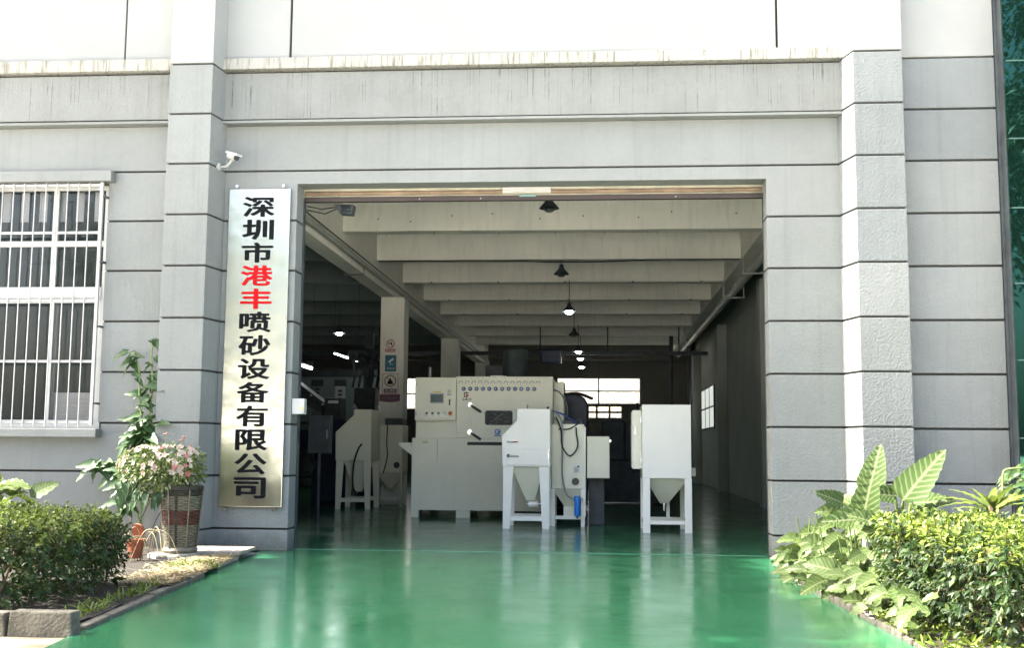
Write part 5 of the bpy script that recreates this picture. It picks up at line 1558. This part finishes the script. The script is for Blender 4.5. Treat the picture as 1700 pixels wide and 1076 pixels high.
# flowering shrub in the basket
t = thing('flowering_shrub', (bc[0], bc[1], 0.70), 'bushy flowering plant with pink and red blossoms growing in the woven basket', 'flowering plant')
r = random.Random(33)
mb = MB()
cen = V((-4.62, -1.22, 0.97))
for k in range(2100):
    v = rvec(r)
    p = cen + V((v.x * 0.50, v.y * 0.36, v.z * 0.25)) * (r.random() ** 0.35)
    if p.x > -4.25: p.x = -4.25 - r.random() * .15
    p.z += 0.08 * noise.noise(p * 5)
    mb.leaf(p, v + rvec(r) * .8 + V((0, -.1, .1)), v + V((0, -.2, .6)) + rvec(r) * .5, r.uniform(.035, .075), r.uniform(.018, .034), .3, .2, 3)
tag(mb.build('foliage', 'flowerleaf', t), kind='stuff')
pm = []
for mname in ('petal', 'petalr'):
    for q in range(2):
        mb = MB()
        for k in range(5):
            a = 2 * PI * k / 5
            mb.leaf(V((0, 0, 0)), V((math.cos(a), math.sin(a), 0.45)), V((-math.cos(a) * .4, -math.sin(a) * .4, 1)), 1.0, 0.75, -.2, 0.15, 3)
        me = bpy.data.meshes.new('blossom'); me.from_pydata(mb.v, [], mb.f)
        me.materials.append(MT[mname]); pm.append(me)
for k in range(120):
    a = r.uniform(0, 2 * PI); e = r.uniform(-0.2, 1.1)
    v = V((math.cos(a) * math.cos(e), -abs(math.sin(a)) * math.cos(e) * .9, math.sin(e)))
    p = cen + V((v.x * 0.52, v.y * 0.37, v.z * 0.27))
    if p.x > -4.24: continue
    put_leaf(pm[:2] if r.random() < .86 else pm[2:], t, p, v.orthogonal(), v, r.uniform(0.024, 0.046), r, 'blossom')
for dx, zt in ((0.13, 1.30), (-0.08, 1.33), (0.10, 1.27)):
    p = V((-4.55 + dx, -1.25, zt))
    MB().tube([(-4.55 + dx * .6, -1.22, 1.05), p], 0.004, 5).build('flower_stalk', 'stem', t)
    put_leaf(pm[2:], t, p, V((1, 0, .2)), V((0, -.3, 1)), 0.036, r, 'blossom')
sb = MB()
for k in range(10):
    sb.tube(smooth_path([(bc[0] + r.uniform(-.08, .08), bc[1] + r.uniform(-.08, .08), 0.66), (bc[0] + r.uniform(-.2, .1), bc[1] + r.uniform(-.12, .12), 0.82), (cen.x + r.uniform(-.3, .3), cen.y + r.uniform(-.2, .2), 1.0)], 4), 0.006, 5)
tag(sb.build('stems', 'bark', t), kind='stuff')
# vine leaves drooping over the basket edge
for k in range(16):
    p = V((-4.86 + r.uniform(-.2, .3), -1.42 + r.uniform(-.05, .1), 0.74 + r.uniform(-.08, .12)))
    put_leaf(LM_vine, t, p, V((r.uniform(-.6, .2), -.4, -.8)), V((-.1, -.8, .4)) + rvec(r) * .3, r.uniform(.12, .2), r)

# terracotta pot, leaning saucer and dry arching grass
t = thing('terracotta_pot', (-4.69, -1.75, 0.06), 'small terracotta flower pot on the soil left of the woven basket', 'flower pot')
MB().lathe([(0.0, 0.0), (0.062, 0.0), (0.085, 0.15), (0.095, 0.15), (0.098, 0.19), (0.082, 0.19), (0.072, 0.14), (0.0, 0.14)], (-4.69, -1.75, 0.075), 28).build('pot_wall', 'terra', t, smooth=True)
mb = MB(); mb.lathe([(0.0, 0.145), (0.073, 0.145)], (-4.69, -1.75, 0.075), 20); mb.build('potting_soil', 'soil', t)
t = thing('clay_saucer', (-4.73, -1.60, 0.0), 'round clay saucer leaning upright behind the small terracotta pot', 'saucer')
MB().tube([(-4.73, -1.62, 0.335), (-4.725, -1.60, 0.342)], 0.075, 24).build('saucer_plate', 'terra', t, smooth=True)
MB().tube([(-4.73, -1.60, 0.0), (-4.73, -1.60, 0.28)], 0.012, 6).build('saucer_prop', 'bark', t)
t = thing('arching_grass', (-4.6, -1.85, 0.05), 'pale dry stems arching out around the small terracotta pot', 'grass clump')
r = random.Random(8)
for k in range(11):
    a = r.uniform(-2.8, 0.2); L = r.uniform(.25, .5)
    b_ = V((-4.62 + r.uniform(-.12, .12), -1.75 + r.uniform(-.1, .1), 0.05))
    e_ = V((math.cos(a), math.sin(a) * .6, 0))
    MB().tube(smooth_path([b_, b_ + e_ * L * .35 + V((0, 0, L * .75)), b_ + e_ * L * .8 + V((0, 0, L * .7)), b_ + e_ * L * 1.1 + V((0, 0, L * .15))], 6), 0.004, 5).build('grass_stem', 'straw', t, smooth=True)
t = thing('bare_stems', (-4.75, -0.6, 0.05), 'thin bare stems leaning on the wall behind the terracotta pot', 'stems')
for (xa, xb, zt) in ((-4.98, -5.15, .75), (-4.9, -4.75, .62), (-5.05, -4.9, .7), (-4.85, -4.72, .5)):
    MB().tube(smooth_path([(xa, -.9, .03), ((xa + xb) / 2 - .06, -.85, zt * .5), (xb, -.8, zt)], 5), 0.006, 5).build('stem', 'bark', t, smooth=True)

# dry straw litter and sprigs (nobody could count it)
mb = MB(); r = random.Random(9)
for k in range(5200):
    y = r.uniform(-3.75, -1.15)
    xe = drive_left(y) - 0.05
    x = xe - abs(r.gauss(0, 0.20))
    if x < -4.75: continue
    a = r.uniform(0, 2 * PI)
    mb.leaf(V((x, y, 0.05 + r.random() * .02)), V((math.cos(a), math.sin(a), r.uniform(0, .35))), V((0, 0, 1)), r.uniform(.04, .13), r.uniform(.008, .022), .3, .1, 2)
tag(mb.build('leaf_litter', 'straw', org=(-4.1, -2.4, 0.05)), kind='stuff')
mb = MB()
for k in range(520):
    if r.random() < .5:
        x, y = r.gauss(-3.93, .10), r.gauss(-2.2, .12)
    else:
        y = r.uniform(-5.7, -3.4); x = drive_left(y) - .1 - abs(r.gauss(0, .12))
    mb.leaf(V((x, y, 0.04)), V((r.uniform(-1, 1), r.uniform(-1, 1), r.uniform(.4, 1.3))), rvec(r), r.uniform(.05, .15), r.uniform(.008, .016), .3, .3, 3)
for k in range(700):
    x, y = r.uniform(1.95, 2.5), r.uniform(-6.4, -3.2)
    mb.leaf(V((x, y, 0.03)), V((r.uniform(-1, .6), r.uniform(-1, 1), r.uniform(.2, 1.0))), rvec(r), r.uniform(.05, .14), r.uniform(.012, .04), .3, .3, 3)
tag(mb.build('ground_weeds', 'hedgey', org=(-4, -2.2, 0.05)), kind='stuff')

# stone slab by the left pilaster and a grey cloth of cement
t = tag(MB().prismz([(-4.60, -0.38), (-3.87, -0.38), (-3.84, -1.02), (-4.34, -1.08)], 0.05, 0.085).build('stone_slab', 'slab', org=(-4.2, -.7, 0.05), bevel=0.006), 'pinkish polished stone slab lying at the foot of the left pilaster', 'slab')
mb = MB(); mb.prismz([(-4.35, -1.12), (-3.84, -1.06), (-3.76, -1.95), (-4.12, -1.85)], 0.0, 0.062); tag(mb.build('cement_patch', 'rock', bevel=0.012), kind='structure')

# yellowish plant at the far left against the wall
t = thing('broad_leaf_plant', (-6.2, -2.2, 0.05), 'yellow green broad leaved plant rising behind the left hedge at the photo edge', 'plant')
r = random.Random(17)
for k in range(34):
    a = r.uniform(0, 2 * PI)
    p = V((-6.0 + r.uniform(-.4, .25), -1.9 + r.uniform(-.3, .3), 0.42 + r.random() * .38))
    put_leaf(LM_philo, t, p, V((math.cos(a), math.sin(a) * .7, r.uniform(-.1, .8))), V((0, -.5, .8)) + rvec(r) * .3, r.uniform(.18, .34), r)
for k in range(6):
    MB().tube([(-6.0 + r.uniform(-.1, .1), -1.9, 0.03), (-6.0 + r.uniform(-.35, .25), -1.9 + r.uniform(-.2, .2), .6)], .01, 6).build('leaf_stalk', 'stem', t)
# background low shrub left under wall
# ------------------------------------------------------------------ trees across the yard, seen mirrored in glass and brass, and one added for shade
def tree(x, y, h, rad, label, seed, n=15000, zc=0.62, leafm='treeleaf'):
    r = random.Random(seed)
    t = thing('yard_tree', (x, y, -0.03), label, 'tree', 'trees across the yard')
    MB().tube([(x, y, -0.03), (x + .1, y, h * .3), (x, y + .1, h * .7)], [.22, .16, .06], 10).build('trunk', 'bark', t, smooth=True)
    clumps = []
    for k in range(26):
        v = rvec(r)
        clumps.append(V((x, y, h * zc)) + V((v.x * rad, v.y * rad, v.z * h * .30)) * r.uniform(.5, 1))
    lm = MB()
    for c in clumps[:14]:
        lm.tube([(x, y, h * .33), (V((x, y, h * .4)) + c) / 2 + V((0, 0, .1)), c], [.08, .05, .02], 6)
    lm.build('limbs', 'bark', t)
    mb = MB()
    for k in range(n):
        c = r.choice(clumps); v = rvec(r)
        p = c + v * (rad * .42) * r.random() ** .5
        mb.leaf(p, v + rvec(r) + V((0, 0, -.3)), v + V((0, 0, .6)) + rvec(r) * .5, r.uniform(.12, .22), r.uniform(.07, .12), .3, .2, 2)
    tag(mb.build('crown', leafm, t), kind='stuff')
tree(8.0, -8.0, 11.0, 2.5, 'leafy yard tree whose crown is mirrored in the green glass', 41, n=14000, zc=0.66, leafm='treedark')
tree(-11.5, -17, 9.0, 3.0, 'leafy yard tree behind the viewer, mirrored in the brass board', 42)

def added_shade_tree():  # unseen tree added to block the sun, crown shaped to the drive
    r = random.Random(77)
    bx_, by_ = -13.3, -4.4
    t = thing('yard_tree', (bx_, by_, 0.0), 'added unseen tree left of the view, its crown shaped to shade the green drive', 'tree', 'trees across the yard')
    MB().tube([(bx_, by_, -0.05), (bx_ + .1, by_, 4.6), (bx_ + .1, by_ + .1, 9.6), (bx_ + .2, by_, 12.4)], [.26, .2, .15, .06], 10).build('trunk', 'bark', t, smooth=True)
    lm = MB(); mb = MB()
    cx, cy, cz = -13.0, -4.32, 13.0
    cl = []
    for k in range(110):
        ux, uy = r.uniform(-1, 1), r.uniform(-1, 1)
        q = max(abs(ux), abs(uy))
        c = V((cx + 2.3 * ux * (1 - .12 * uy * uy), cy + 3.85 * uy, cz + r.uniform(-.6, .7) * (1.2 - q)))
        cl.append(c)
        if k % 4 == 0:
            lm.tube([(bx_ + .1, by_ + .1, 9.4), (V((bx_, by_, 10.8)) + c) / 2 + V((0, 0, .3)), c], [.07, .05, .02], 6)
    lm.build('limbs', 'bark', t)
    for k in range(46000):
        c = r.choice(cl); v = rvec(r)
        p = c + V((v.x * .62, v.y * .62, v.z * .42)) * r.random() ** .5
        if k % 3 == 0: p = V((cx + r.uniform(-2.4, 2.4), cy + r.uniform(-3.95, 3.95), cz + r.uniform(-.35, .35)))
        if p.y > -0.30: continue
        mb.leaf(p, v + rvec(r) + V((0, 0, -.3)), v + V((0, 0, .8)) + rvec(r) * .5, r.uniform(.12, .22), r.uniform(.07, .12), .3, .2, 2)
    tag(mb.build('crown', 'treeleaf', t), kind='stuff')
added_shade_tree()
